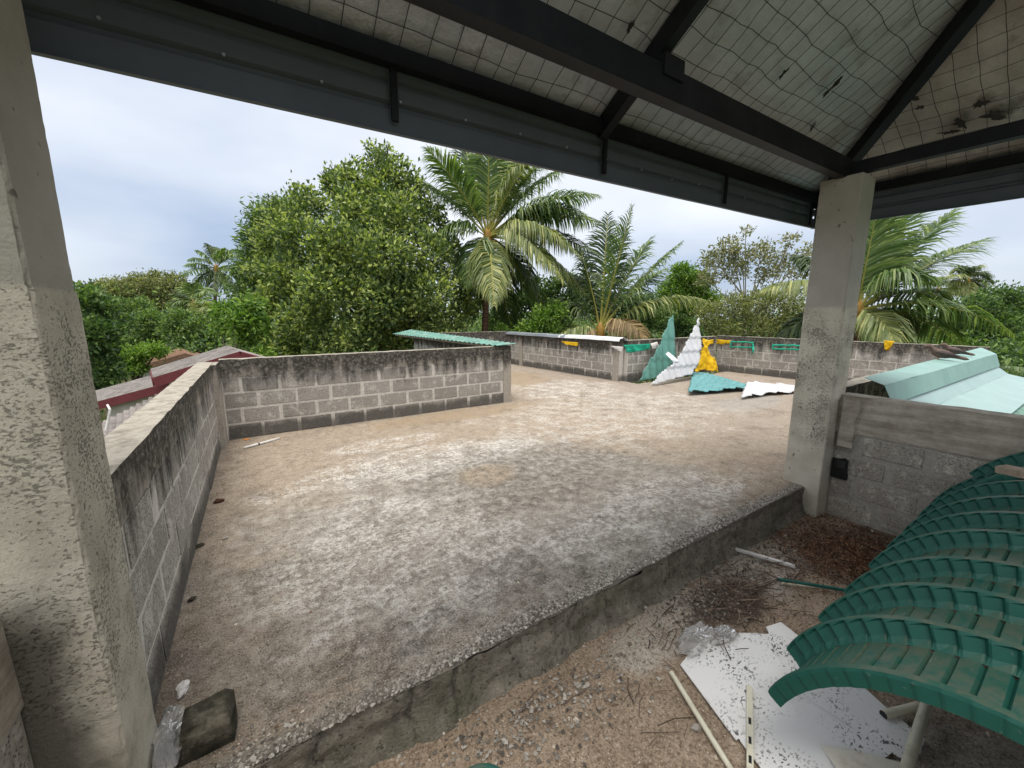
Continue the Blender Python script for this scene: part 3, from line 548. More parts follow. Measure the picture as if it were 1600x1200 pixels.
# tears in the lining: hanging flaps of foil
def flap(px, py, plane, w_, h_, rot, mat):
    d = ray(px, py); best = None
    for s in np.linspace(0.5, 6, 1200):
        q = CAM + d / np.linalg.norm(d) * s
        if q[2] > (front_z(q[0], q[1]) if plane == 0 else side_z(q[0], q[1])) + 0.03: best = q; break
    b = MB(); n = 17; P = np.zeros((n, n, 3)); u = np.array((1, 0, 0.0)) if plane == 0 else np.array((0, 1.0, 0)); v_ = np.array((0, -1, SL)) if plane == 0 else np.array((-1, 0, SL)); v_ = v_ / np.linalg.norm(v_)
    cu, su = math.cos(rot), math.sin(rot)
    for i in range(n):
        for j in range(n):
            a, c = (i / (n - 1) - .5) * w_ , (j / (n - 1) - .5) * h_; rr_ = max(abs(a) / w_, abs(c) / h_) * 2; th_ = math.atan2(c / h_, a / w_); q_ = 0.75 + 0.7 * nz(math.cos(th_) * 1.6 + px, math.sin(th_) * 1.6) + 0.35 * nz(math.cos(th_) * 5 + px, math.sin(th_) * 5); a, c = math.cos(th_) * rr_ * q_ * w_ * .5, math.sin(th_) * rr_ * q_ * h_ * .5
            P[i, j] = best + u * (a * cu - c * su) + v_ * (a * su + c * cu) + np.array((0, 0, -0.012 - 0.05 * (j / (n - 1)) ** 2 * h_ * 3 + 0.01 * nz(i * .8, j * .8, px)))
    b.grid(P); b.build('torn_flap', mat, roof, True)
for a in ((1297, 135, 0, 0.06, 0.2, 0.5, M['tear']), (1225, 110, 0, 0.035, 0.1, 0.4, M['tear']), (1270, 195, 0, 0.025, 0.14, 0.9, M['tear']), (1425, 150, 1, 0.11, 0.08, 0.9, M['tear']), (1437, 165, 1, 0.05, 0.07, 0.2, M['tear']), (1532, 158, 1, 0.09, 0.10, 0.9, M['tear']), (1552, 178, 1, 0.15, 0.09, 0.7, M['tear']), (1500, 188, 1, 0.12, 0.07, 1.3, M['tear']), (1487, 203, 1, 0.16, 0.04, 0.2, M['tear']), (1420, 252, 1, 0.26, 0.06, 0.1, M['lining']), (1500, 268, 1, 0.3, 0.05, 0.1, M['lining']), (985, 35, 0, 0.03, 0.1, 0.3, M['tear'])): flap(*a)

# ------------------------------------------------------------------ vegetation
def unit(a): return a / (np.linalg.norm(a, axis=-1, keepdims=True) + 1e-9)
def leaf_mesh(P, D, size, rg, wid=0.42, fold=0.12):
    """one folded lozenge per leaf: P base points, D directions"""
    N = len(P); D = unit(D); s = unit(np.cross(D, unit(rg.normal(size=(N, 3))))); n = np.cross(s, D)
    L_ = size * rg.uniform(0.65, 1.3, (N, 1)); W = L_ * wid * 0.5
    mid = P + D * L_ * 0.5 + n * L_ * fold
    v = np.stack([P, mid - s * W, P + D * L_, mid + s * W], 1).reshape(-1, 3)
    return v, np.arange(4 * N).reshape(-1, 4)
def crown(name, clumps, n_twig, per, size, mat, parent, seed, spread=0.22, upb=0.25, wid=0.45, shell=0.45, droop=0.0):
    """leaves in rosettes on twig tips spread through the outer part of each clump"""
    rg = np.random.default_rng(seed); PP = []; DD = []; vol = np.array([c[1] * c[1] for c in clumps]); vol = vol / vol.sum()
    for (c, r, *zs), fr in zip(clumps, vol):
        c = np.array(c, float); zs = zs[0] if zs else 0.85; m = max(3, int(n_twig * fr)); d = unit(rg.normal(size=(m, 3)))
        lump = np.array([0.78 + 0.42 * nz(*(q * 2.3 + c * 0.7)) for q in d])[:, None]
        tip = c + d * np.array([1, 1, zs]) * r * lump * (shell + (1 - shell) * rg.uniform(0, 1, (m, 1)) ** 0.45)
        k = per; base = np.repeat(tip, k, 0); out = np.repeat(d, k, 0)
        PP.append(base + rg.normal(size=base.shape) * spread * size * 2.2); DD.append(out * 0.7 + rg.normal(size=base.shape) * 0.75 + np.array([0, 0, upb - droop]))
    v, f = leaf_mesh(np.concatenate(PP), np.concatenate(DD), size, rg, wid); return link(name, mesh(name, v, f, mat), parent)
def limbs(parent, base, top, clumps, r0, mat, seed, n=14, twist=0.25, trunk_name='trunk'):
    rr = random.Random(seed); base, top = np.array(base, float), np.array(top, float); tr = MB(); pts = [base + (top - base) * s + np.array([nz(s * 3, seed), nz(s * 3, seed + 5), 0]) * twist for s in np.linspace(0, 1, 7)]
    tr.tube(pts, np.linspace(r0, r0 * 0.45, 7), 8); tk = tr.build(trunk_name, mat, parent, True)
    cl = [c for c in clumps]; rr.shuffle(cl)
    for c in cl[:n]:
        e_ = np.array(c[0], float); s = rr.uniform(0.35, 1.0); a = pts[0] + (top - base) * s; mid = (a + e_) / 2 + np.array([rr.uniform(-.3, .3), rr.uniform(-.3, .3), rr.uniform(-0.4, 0.1)]) * twist * 2
        lb = MB(); lb.tube([a, mid, e_, e_ + (e_ - mid) * 0.1], [r0 * 0.38, r0 * 0.24, r0 * 0.13, r0 * 0.04], 5); lb.build('limb', mat, tk, True)
def px_clumps(D, lst, seed=0):
    """(px, py, radius px, depth offset m)"""
    return [(atd(x, y, D + dz), r / FPX * (D + dz) * 1.0) for x, y, r, dz in lst]

# the big dense tree behind the parapet
DJ = 15.5
lst = [(583, 231, 8, 0), (588, 243, 11, 0), (600, 245, 10, -.2), (606, 236, 7, 0), (617, 250, 10, -.3), (628, 258, 9, 0), (640, 272, 10, 0), (652, 290, 10, 0), (545, 262, 9, 0), (558, 255, 9, .2), (521, 268, 9, 0), (508, 278, 9, .2), (462, 293, 9, 0), (430, 320, 9, 0), (404, 365, 9, 0), (690, 345, 10, 0), (718, 405, 10, 0), (742, 450, 9, 0), (588, 262, 22, 0), (612, 268, 20, -.4), (596, 295, 42, -.3), (640, 300, 32, 0), (545, 285, 30, -.2), (520, 290, 22, .3), (555, 330, 48, -.9), (620, 340, 52, -1.2), (670, 335, 34, 0), (480, 320, 38, -.3), (445, 345, 34, 0),
       (425, 380, 34, .2), (470, 370, 48, -1.1), (530, 385, 58, -2.0), (600, 400, 60, -2.2), (665, 395, 50, -1.2), (700, 390, 30, .2), (410, 425, 32, 0), (450, 430, 50, -1.4), (520, 450, 62, -2.4), (595, 465, 62, -2.2), (665, 455, 56, -1.6), (712, 440, 36, -.2),
       (725, 480, 28, 0), (420, 480, 42, -1.0), (480, 505, 55, -2.0), (555, 520, 50, -2.2), (620, 525, 46, -.6), (690, 510, 46, -.8), (400, 530, 36, -1.2), (440, 545, 40, -1.8), (510, 555, 40, -2.2), (545, 420, 90, 1.2), (620, 470, 80, 1.5), (470, 470, 70, 1.2), (590, 340, 60, 1.0)]
cl = [(c_, r_ * 0.86) for c_, r_ in px_clumps(DJ, lst)]; tree = empty('broadleaf_tree', atd(600, 500, DJ) * np.array([1, 1, 0]) + np.array([0, 0, GZ])); tag(tree, 'large dense dark green broadleaf tree with a pointed top behind the block parapet', 'tree')
limbs(tree, tree.location, atd(588, 400, DJ), cl, 0.20, M['bark'], 3, 26, 0.3)
crown('crown', cl, 9500, 7, 0.165, M['leaf_jack'], tree, 11, 0.32, 0.35, 0.52, 0.5)
b = MB()
for x, y in ((577, 476), (582, 478)): b.tube([atd(x, y, 13.0) + np.array([0, 0, z]) for z in (-0.12, -0.05, 0.03, 0.08)], [0.03, 0.07, 0.06, 0.01], 7)
b.build('dead_leaf', M['coconut'], tree, True)

def simple_tree(label, name, D, lst, base_px, n_twig, per, size, mat, seed, bark='bark', r0=0.14, wid=0.5, droop=0.0, group=None, nl=10, shell=0.45, upb=0.25, spread=0.3):
    cl = px_clumps(D, lst); bp = atd(base_px[0], base_px[1], D); root = empty(name, (bp[0], bp[1], GZ)); tag(root, label, 'tree', group)
    limbs(root, root.location, bp, cl, r0, M[bark], seed, nl, 0.3); crown('crown', cl, n_twig, per, size, M[mat], root, seed, spread, upb, wid, shell, 0.0 if not droop else droop); return root
simple_tree('slender tree with bright fresh leaves on a pale stem left of the dense tree', 'slender_tree', 11.5, [(352, 487, 16, 0), (372, 500, 18, -.2), (395, 480, 16, .1), (400, 510, 18, 0), (385, 530, 14, 0), (410, 555, 14, -.2), (345, 512, 10, 0)], (366, 500), 420, 7, 0.15, 'leaf_bright', 21, 'barkpale', 0.05, 0.42, 0.3, nl=7)
simple_tree('drooping narrow-leaved tree on the flank of the dense tree', 'mango_tree', 17.5, [(415, 340, 26, 0), (440, 330, 24, .2), (405, 375, 28, 0), (395, 420, 30, 0), (390, 455, 26, 0), (425, 400, 34, .4), (380, 490, 20, 0)], (410, 460), 1500, 7, 0.23, 'leaf_mid', 22, 'bark', 0.16, 0.24, 0.75)
simple_tree('dark bushy tree behind the broad pillar, next to the red-edged roofs', 'bushy_tree', 13.0, [(130, 470, 34, 0), (150, 520, 34, -.3), (140, 560, 36, 0), (165, 580, 26, -.2), (120, 600, 34, 0), (150, 610, 22, -.3), (175, 500, 24, .4), (115, 520, 40, .4)], (135, 560), 1500, 7, 0.16, 'leaf_dark', 23)
simple_tree('layered tree with flat dark green tiers beyond the red-edged roofs', 'tiered_tree', 24.0, [(215, 480, 22, 0, ), (180, 500, 24, 0), (235, 500, 22, -.5), (195, 525, 26, 0), (225, 530, 24, -.5), (170, 475, 18, 0), (250, 525, 18, 0)], (205, 520), 1500, 7, 0.17, 'leaf_mid', 24)
simple_tree('rounded olive-green tree on the skyline beyond the roofs', 'rounded_tree', 38.0, [(240, 445, 28, 0), (215, 450, 24, .5), (265, 455, 26, 0), (225, 470, 30, 0), (260, 480, 28, 0), (285, 470, 22, 0), (275, 440, 18, .5)], (245, 480), 2200, 7, 0.22, 'leaf_olive', 25)
simple_tree('feathery olive tree on the skyline beside the broad pillar', 'feathery_tree', 36.0, [(175, 452, 24, 0), (150, 460, 24, .5), (195, 458, 22, 0), (165, 480, 26, 0), (205, 475, 22, 0)], (172, 490), 1500, 7, 0.22, 'leaf_olive', 26)
simple_tree('yellow-green shrub in front of the rusty sheet roof', 'leafy_shrub', 16.0, [(180, 545, 16, 0), (200, 560, 16, 0), (225, 552, 16, .2), (185, 575, 16, 0), (215, 575, 14, 0), (245, 548, 14, 0)], (205, 575), 800, 6, 0.13, 'leaf_bright', 27)
simple_tree('mixed shrub with arching stems beyond the grey sheet roof', 'arching_shrub', 22.0, [(285, 500, 22, 0), (315, 510, 24, 0), (340, 520, 22, 0), (295, 530, 22, 0), (325, 535, 20, 0), (265, 515, 18, 0), (350, 490, 18, .5)], (305, 540), 1300, 6, 0.17, 'leaf_mid', 28)
simple_tree('open pale-barked tree with sparse pale leaves seen beside the square pillar', 'sparse_tree', 21.0, [(1140, 385, 22, 0), (1115, 405, 24, .3), (1160, 400, 22, 0), (1190, 395, 22, 0), (1145, 425, 26, 0), (1210, 400, 18, .4), (1235, 375, 14, 0), (1250, 400, 14, 0), (1225, 420, 18, 0), (1165, 365, 10, 0), (1195, 430, 20, 0), (1250, 430, 14, 0), (1105, 435, 20, 0), (1265, 390, 12, 0)], (1170, 470), 900, 5, 0.17, 'leaf_pale', 29, 'barkpale', 0.13, 0.45, nl=14, shell=0.2)
simple_tree('bright green rounded tree left of the sparse tree', 'bright_tree', 24.0, [(1065, 430, 22, 0), (1085, 445, 24, 0), (1050, 455, 24, 0), (1100, 470, 26, 0), (1065, 480, 28, 0), (1040, 490, 22, 0)], (1070, 490), 1800, 7, 0.18, 'leaf_bright', 30)
simple_tree('scrubby olive thicket of thin stems behind the cloth-hung parapet', 'thicket_tree', 17.0, [(1110, 490, 30, 0), (1150, 480, 32, 0), (1190, 470, 30, .3), (1225, 470, 28, 0), (1130, 515, 28, -.3), (1175, 510, 32, 0), (1215, 510, 30, 0), (1250, 490, 24, 0), (1095, 520, 24, 0), (1250, 520, 22, 0)], (1165, 525), 1500, 6, 0.14, 'leaf_olive', 31, 'barkpale', 0.05, 0.4, nl=10, shell=0.2)
simple_tree('low dark bush peeping over the parapet between the leaning sheets', 'dark_bush', 14.5, [(1065, 510, 16, 0), (1080, 525, 16, 0), (1055, 530, 16, 0)], (1065, 530), 500, 7, 0.13, 'leaf_dark', 32)
simple_tree('small bright shrub under the tall palm', 'bright_shrub', 14.3, [(850, 495, 22, 0), (835, 515, 20, 0), (870, 485, 16, 0), (815, 520, 14, 0), (860, 520, 18, 0), (785, 520, 12, 0)], (845, 520), 900, 7, 0.13, 'leaf_bright', 33)
simple_tree('dense glossy dark tree beyond the pale teal ridge sheet', 'glossy_tree', 26.0, [(1560, 465, 26, 0), (1530, 480, 26, -.5), (1590, 480, 30, 0), (1500, 490, 22, 0), (1555, 505, 34, -.5), (1600, 520, 36, 0), (1520, 520, 30, 0), (1620, 470, 34, 0), (1640, 520, 40, 0), (1490, 520, 24, 0)], (1560, 520), 3000, 7, 0.2, 'leaf_dark', 34)
simple_tree('dark tree low down beyond the end of the cloth-hung parapet', 'dark_tree', 19.0, [(1570, 555, 30, 0), (1605, 570, 36, 0), (1540, 560, 24, 0), (1640, 560, 40, 0), (1590, 600, 34, 0), (1650, 610, 44, 0)], (1590, 580), 1500, 7, 0.17, 'leaf_dark', 35)

simple_tree('shadowy dark tree filling the gap between the tall palm and the young palm', 'shadowy_tree', 20.0, [(800, 480, 34, 0), (840, 460, 34, 0), (880, 450, 30, 0), (915, 470, 34, 0), (860, 500, 40, 0), (780, 510, 30, 0), (1000, 480, 30, 0), (960, 490, 34, 0), (1030, 500, 26, 0)], (860, 520), 2200, 7, 0.18, 'leaf_dark', 36)
# far woodland that closes the horizon, one mass
rg = np.random.default_rng(5); wc = []
for a in np.linspace(-75, 80, 66):
    for D, hh in ((46, 5.2), (60, 6.5)):
        t_ = math.radians(a + rg.uniform(-1.4, 1.4)); dd = D * rg.uniform(0.92, 1.1); q = (F_ * math.cos(t_) + R_ * math.sin(t_)) * dd
        for zc in (-1.8, 0.4, hh - 3.6 + rg.uniform(-1.6, 1.0)): wc.append(((q[0] + rg.uniform(-1, 1), q[1] + rg.uniform(-1, 1), zc), rg.uniform(1.9, 2.9)))
fw_ = crown('far_woodland', wc, 11000, 6, 0.36, M['leaf_mid'], None, 41, 0.4, 0.2, 0.55, 0.55); tag(fw_, 'far belt of mixed green woodland along the horizon', kind='stuff')
wc = []
for a in np.linspace(-50, 56, 80):
    t_ = math.radians(a + rg.uniform(-0.8, 0.8)); dd = rg.uniform(19, 33); q = (F_ * math.cos(t_) + R_ * math.sin(t_)) * dd
    if q[0] < -3.0 and dd < 27: continue
    for zc in (-3.0, -1.6, -0.3): wc.append(((q[0], q[1], zc + rg.uniform(-.4, .4)), rg.uniform(1.0, 1.6)))
un = crown('undergrowth', wc, 7500, 6, 0.24, M['leaf_dark'], None, 43, 0.4, 0.2, 0.5, 0.5); tag(un, 'tangled garden undergrowth below the trees', kind='stuff')

# ------------------------------------------------------------------ coconut palms
def frond(parent, P0, P2, arch, mat, seed, leaflet=0.85, n=58, hang=0.5, width=0.05, ragged=0.15, vee=0.35):
    rg = np.random.default_rng(seed); P0, P2 = np.array(P0, float), np.array(P2, float); c = P0 + (P2 - P0) * 0.5 + np.array([0, 0, arch]); m = 26
    s = np.linspace(0, 1, m)[:, None]; B = (1 - s) ** 2 * P0 + 2 * s * (1 - s) * c + s * s * P2
    b = MB(); b.cm = 1; Ln = np.linalg.norm(np.diff(B, axis=0), axis=1).sum(); b.tube(B, np.linspace(0.042, 0.006, m) * min(1.3, Ln / 3.6), 5)
    st = np.repeat(np.linspace(0.13, 0.995, n), 2); sg = np.tile([-1.0, 1.0], n); st = np.clip(st + rg.normal(size=2 * n) * 0.003, 0.1, 1)
    t_ = st[:, None]; Bp = (1 - t_) ** 2 * P0 + 2 * t_ * (1 - t_) * c + t_ * t_ * P2; T = unit(2 * (1 - t_) * (c - P0) + 2 * t_ * (P2 - c))
    sd_ = np.cross(T, np.array([0, 0, 1.0])); sl = np.linalg.norm(sd_, axis=1, keepdims=True); hz = np.cross(P2 - P0, np.array([0, 0, 1.0])); hz = hz / (np.linalg.norm(hz) + 1e-6)
    sd_ = np.where(sl > 0.25, sd_ / (sl + 1e-9), hz); nn = unit(np.cross(sd_, T)); nn = np.where(nn[:, 2:3] < 0, -nn, nn)
    prof = np.minimum(1, (st - 0.08) * 4.5) * np.clip((1.06 - st) * 2.2, 0.22, 1); ln = (leaflet * prof * rg.uniform(1 - ragged, 1 + ragged, 2 * n))[:, None]
    d0 = unit(sd_ * sg[:, None] * 0.85 + T * (0.42 + 0.75 * t_ ** 2) + nn * vee * 0.6 + rg.normal(size=(2 * n, 3)) * 0.07)
    g = np.array([0, 0, -1.0]); hg = (hang * 1.35 * rg.uniform(0.6, 1.4, 2 * n))[:, None]
    p1 = Bp + d0 * ln * 0.35; d1 = unit(d0 + g * hg * 0.8); p2 = p1 + d1 * ln * 0.35; d2 = unit(d1 + g * hg * 1.1); p3 = p2 + d2 * ln * 0.32
    wv = unit(np.cross(d0, nn + rg.normal(size=(2 * n, 3)) * 0.3)); W = width * 0.5 * np.clip(ln / max(leaflet, 1e-3) + 0.25, 0.4, 1)
    v = np.stack([Bp - wv * W * 0.6, Bp + wv * W * 0.6, p1 - wv * W, p1 + wv * W, p2 - wv * W * 0.8, p2 + wv * W * 0.8, p3], 1).reshape(-1, 3)
    f = []
    for i in range(2 * n): k = i * 7; f += [(k, k + 1, k + 3, k + 2), (k + 2, k + 3, k + 5, k + 4), (k + 4, k + 5, k + 6)]
    fo = b.build('frond', M['rachis'], parent); fo.data.polygons.foreach_set('material_index', np.zeros(len(fo.data.polygons), dtype=np.int32)); lf_ = MB(); lf_.add(v, f); lf_.build('leaflet_blade', mat, fo); return fo
def palm(label, cx, cy, D, fr, seed, base_dx=0, trunk_r=0.16, leaflet=0.85, nuts=8, n=58, group=None, crown_r=0.16, lw=0.055):
    """fr: (tip px, tip py, depth offset m, arch m, material, hang)"""
    P = atd(cx, cy, D); bx = atd(cx + base_dx, cy + 150, D); root = empty('coconut_palm', (bx[0], bx[1], GZ)); tag(root, label, 'palm tree', group)
    tr = MB(); zs = np.linspace(0, 1, 14); pts = [np.array([bx[0] + (P[0] - bx[0]) * s ** 1.6, bx[1] + (P[1] - bx[1]) * s ** 1.6, GZ + (P[2] - 0.1 - GZ) * s]) for s in zs]
    tr.tube(pts, trunk_r * (1.25 - 0.4 * zs), 10); tr.build('trunk', M['ptrunk'], root, True)
    cs = MB(); cs.tube([P + np.array([0, 0, z]) for z in (-0.35, -0.1, 0.15, 0.4)], [crown_r, crown_r * 1.3, crown_r, 0.05], 9); cs.build('crown_shaft', M['coconut'], root, True)
    rr = random.Random(seed)
    for k in range(nuts):
        a = rr.uniform(0, 6.28); q = P + np.array([math.cos(a) * crown_r * 1.9, math.sin(a) * crown_r * 1.9, rr.uniform(-0.4, -0.05)]); r_ = rr.uniform(0.07, 0.1)
        nb_ = MB(); nb_.tube([q + np.array([0, 0, r_ * s * 1.25]) for s in (-1, -.75, 0, .75, 1)], [0.01, r_ * .66, r_, r_ * .66, 0.01], 8); nb_.build('coconut', M['coconut'], root, True)
    for k, (tx, ty, dz, arch, mt, hang) in enumerate(fr):
        T = atd(tx, ty, D + dz); frond(root, P + np.array([0, 0, 0.08]) + 0.1 * unit(T - P), T, arch, M[mt], seed * 100 + k, leaflet, n, hang, lw); 
    return root
G, Y_, DR, DK = 'palm_green', 'palm_yel', 'palm_dry', 'palm_dark'
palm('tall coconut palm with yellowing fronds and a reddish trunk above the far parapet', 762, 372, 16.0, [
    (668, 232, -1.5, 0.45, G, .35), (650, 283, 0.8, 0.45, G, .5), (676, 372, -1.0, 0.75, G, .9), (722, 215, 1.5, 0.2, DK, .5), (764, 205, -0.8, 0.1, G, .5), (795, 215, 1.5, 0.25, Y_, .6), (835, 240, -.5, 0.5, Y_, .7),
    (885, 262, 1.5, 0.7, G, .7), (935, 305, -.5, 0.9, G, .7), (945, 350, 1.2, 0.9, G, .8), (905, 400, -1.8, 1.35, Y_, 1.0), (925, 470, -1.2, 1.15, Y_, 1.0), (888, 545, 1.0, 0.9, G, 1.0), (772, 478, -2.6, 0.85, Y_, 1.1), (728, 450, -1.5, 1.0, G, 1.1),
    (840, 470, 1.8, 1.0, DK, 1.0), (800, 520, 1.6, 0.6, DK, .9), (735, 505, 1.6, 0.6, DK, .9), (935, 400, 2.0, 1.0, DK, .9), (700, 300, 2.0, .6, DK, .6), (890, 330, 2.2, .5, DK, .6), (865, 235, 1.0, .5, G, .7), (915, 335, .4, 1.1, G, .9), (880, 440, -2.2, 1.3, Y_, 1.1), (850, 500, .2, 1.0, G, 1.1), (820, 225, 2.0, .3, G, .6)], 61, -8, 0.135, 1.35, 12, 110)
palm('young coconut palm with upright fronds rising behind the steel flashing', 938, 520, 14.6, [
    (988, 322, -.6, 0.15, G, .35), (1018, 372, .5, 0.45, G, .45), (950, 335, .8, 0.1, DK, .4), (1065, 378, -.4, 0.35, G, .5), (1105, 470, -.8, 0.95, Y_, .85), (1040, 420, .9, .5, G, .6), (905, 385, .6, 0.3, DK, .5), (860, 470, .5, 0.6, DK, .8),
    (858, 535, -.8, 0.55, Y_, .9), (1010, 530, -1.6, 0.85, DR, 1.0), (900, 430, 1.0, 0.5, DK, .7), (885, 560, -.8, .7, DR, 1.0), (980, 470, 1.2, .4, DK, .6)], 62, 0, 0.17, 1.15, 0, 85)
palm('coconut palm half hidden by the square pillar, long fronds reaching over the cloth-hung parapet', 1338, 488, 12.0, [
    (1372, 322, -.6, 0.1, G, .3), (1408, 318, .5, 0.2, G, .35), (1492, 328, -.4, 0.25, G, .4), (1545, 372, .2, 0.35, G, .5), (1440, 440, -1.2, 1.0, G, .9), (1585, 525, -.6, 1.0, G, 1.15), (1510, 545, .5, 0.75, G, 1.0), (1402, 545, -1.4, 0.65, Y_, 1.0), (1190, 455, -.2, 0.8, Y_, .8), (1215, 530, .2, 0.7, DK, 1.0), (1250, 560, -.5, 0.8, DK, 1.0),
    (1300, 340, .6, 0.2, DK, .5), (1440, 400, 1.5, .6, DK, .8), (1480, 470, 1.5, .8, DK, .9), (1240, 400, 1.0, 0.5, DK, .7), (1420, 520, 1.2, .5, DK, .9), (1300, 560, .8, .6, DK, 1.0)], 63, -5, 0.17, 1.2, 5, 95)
palm('low palm fronds showing beyond the end of the pale teal ridge sheet', 1680, 640, 11.5, [(1570, 572, -.3, 0.5, G, .9), (1585, 600, .4, .5, Y_, .9), (1600, 520, .6, .4, G, .8), (1640, 540, 0, .4, G, .8), (1740, 540, 0, .5, G, .8)], 64, 0, 0.15, 0.9, 0, 60)
def far_palm(label, cx, cy, D, R, seed, n=16, mt=G):
    rr = random.Random(seed); fr = []
    for k in range(n):
        a = 2 * math.pi * k / n + rr.uniform(-.15, .15); up_ = math.cos(a)
        fr.append((cx + R * math.sin(a) * rr.uniform(.8, 1.05), cy - R * (up_ * 0.85 - 0.1) * rr.uniform(.8, 1.05), rr.uniform(-1.5, 1.5), rr.uniform(.4, .9), mt if rr.random() < .7 else DK, .8))
    return palm(label, cx, cy, D, fr, seed, 0, 0.14, 1.0, 4, 40, None, 0.14, 0.085)
far_palm('distant coconut palm standing highest on the skyline beyond the roofs', 338, 420, 36, 56, 71, 18)
far_palm('distant palm with hanging fronds low beside the skyline palm', 305, 478, 30, 44, 72, 14)
far_palm('small distant palm tucked under the skyline palm', 318, 505, 26, 36, 73, 12, Y_)
far_palm('distant palm behind the long fronds to the right of the square pillar', 1512, 440, 34, 36, 74, 14, Y_)
far_palm('smaller distant palm showing through the long fronds', 1465, 455, 38, 34, 75, 12)

# ------------------------------------------------------------------ neighbouring houses
def corrugated(mb, a, bpt, c, d_, n, amp=0.025):
    """roof slope a-b along the eave, d-c along the ridge, n corrugations"""
    a, bpt, c, d_ = (np.array(q, float) for q in (a, bpt, c, d_)); nn = np.cross(bpt - a, d_ - a); nn /= np.linalg.norm(nn); nn *= 1 if nn[2] > 0 else -1
    m = n * 4 + 1; P = np.zeros((4, m, 3))
    for j in range(m):
        s = j / (m - 1)
        for i in range(4): P[i, j] = (a + (bpt - a) * s) * (1 - i / 3) + (d_ + (c - d_) * s) * (i / 3) + nn * amp * math.sin(j * math.pi / 2)
    mb.grid(P)
def house(label, foot, apex_, rdir, back, sheets, mat='asb', trim='redboard'):
    """gable facing the terrace: foot and apex of the near bargeboard, ridge running back along rdir"""
    foot, apex_ = np.array(foot, float), np.array(apex_, float); r = unit(np.array([rdir[0], rdir[1], 0.0])) * back; foot2 = 2 * np.array([apex_[0], apex_[1], 0]) - np.array([foot[0], foot[1], 0]); foot2[2] = foot[2]
    root = empty('house', (foot[0], foot[1], GZ)); tag(root, label, 'house'); dn = np.array([0, 0, -0.10]); nr = -unit(r) * 0.03
    for p in (foot, foot2):
        b = MB(); corrugated(b, p, p + r, apex_ + r, apex_, sheets); thick(b.build('roof', M[mat], root), 0.012)
        for e_, o_ in ((np.zeros(3), nr), (r, -nr)): b = MB(); b.bar(p + dn + e_ + o_, apex_ + dn + e_ + o_, 0.03, 0.20); b.build('bargeboard', M[trim], root)
        b = MB(); s_ = unit(p - apex_) * 0.02; b.bar(p + dn + s_, p + r + dn + s_, 0.03, 0.16); b.build('eave_board', M[trim], root)
    k = 0.2; w0, w1 = foot + (apex_ - foot) * k + r * 0.1, foot2 + (apex_ - foot2) * k + r * 0.1; t0 = apex_ + r * 0.1; vs = []
    for e_ in (np.zeros(3), r * 0.8): vs += [(w0[0] + e_[0], w0[1] + e_[1], GZ), (w1[0] + e_[0], w1[1] + e_[1], GZ), (w1[0] + e_[0], w1[1] + e_[1], w1[2] - .06), (t0[0] + e_[0], t0[1] + e_[1], t0[2] - .06), (w0[0] + e_[0], w0[1] + e_[1], w0[2] - .06)]
    b = MB(); b.add(vs, [(0, 1, 2, 3, 4), (9, 8, 7, 6, 5), (0, 4, 9, 5), (1, 6, 7, 2)]); b.build('wall', M['soffit_wall'], root); return root
rd = ray(210, 493)
house('low house with weathered grey sheet roof and red bargeboard beside the broad pillar', atd(128, 634, 9.9), atd(300, 588, 9.6), rd, 2.4, 14)
house('second house with grey sheet roof and red bargeboards behind the parapet corner', atd(240, 590, 8.3), atd(375, 549, 8.3), rd, 1.75, 14)
house('farther shed with rusty clay-coloured roof among the shrubs', atd(195, 578, 17.5), atd(290, 552, 17.5), rd, 3.5, 18, 'claytile', 'claytile')
root = empty('lean_to', (*atd(190, 660, 6.4)[:2], GZ)); tag(root, 'dark grey lean-to roof below the red eave board', 'lean-to'); a = atd(130, 705, 6.9); c = atd(268, 632, 7.9)
nrm = unit(np.array([rd[0], rd[1], 0])); b = MB(); corrugated(b, a, c, c + nrm * 1.5 + np.array([0, 0, .1]), a + nrm * 1.5 + np.array([0, 0, .1]), 12); thick(b.build('roof', M['asb'], root), 0.012)
for s in (0.15, 0.85): MB().tube([a + (c - a) * s + nrm * 0.1 + np.array([0, 0, GZ - a[2]]), a + (c - a) * s + nrm * 0.1 - np.array([0, 0, .02])], 0.05, 8).build('post', M['soffit_wall'], root)
b = MB(); b.tube([atd(168, 633, 7.9), atd(172, 640, 7.6), atd(165, 672, 7.5)], 0.02, 8); o = b.build('downpipe', M['pvcw']); tag(o, 'white downpipe under the red eave board', 'pipe')

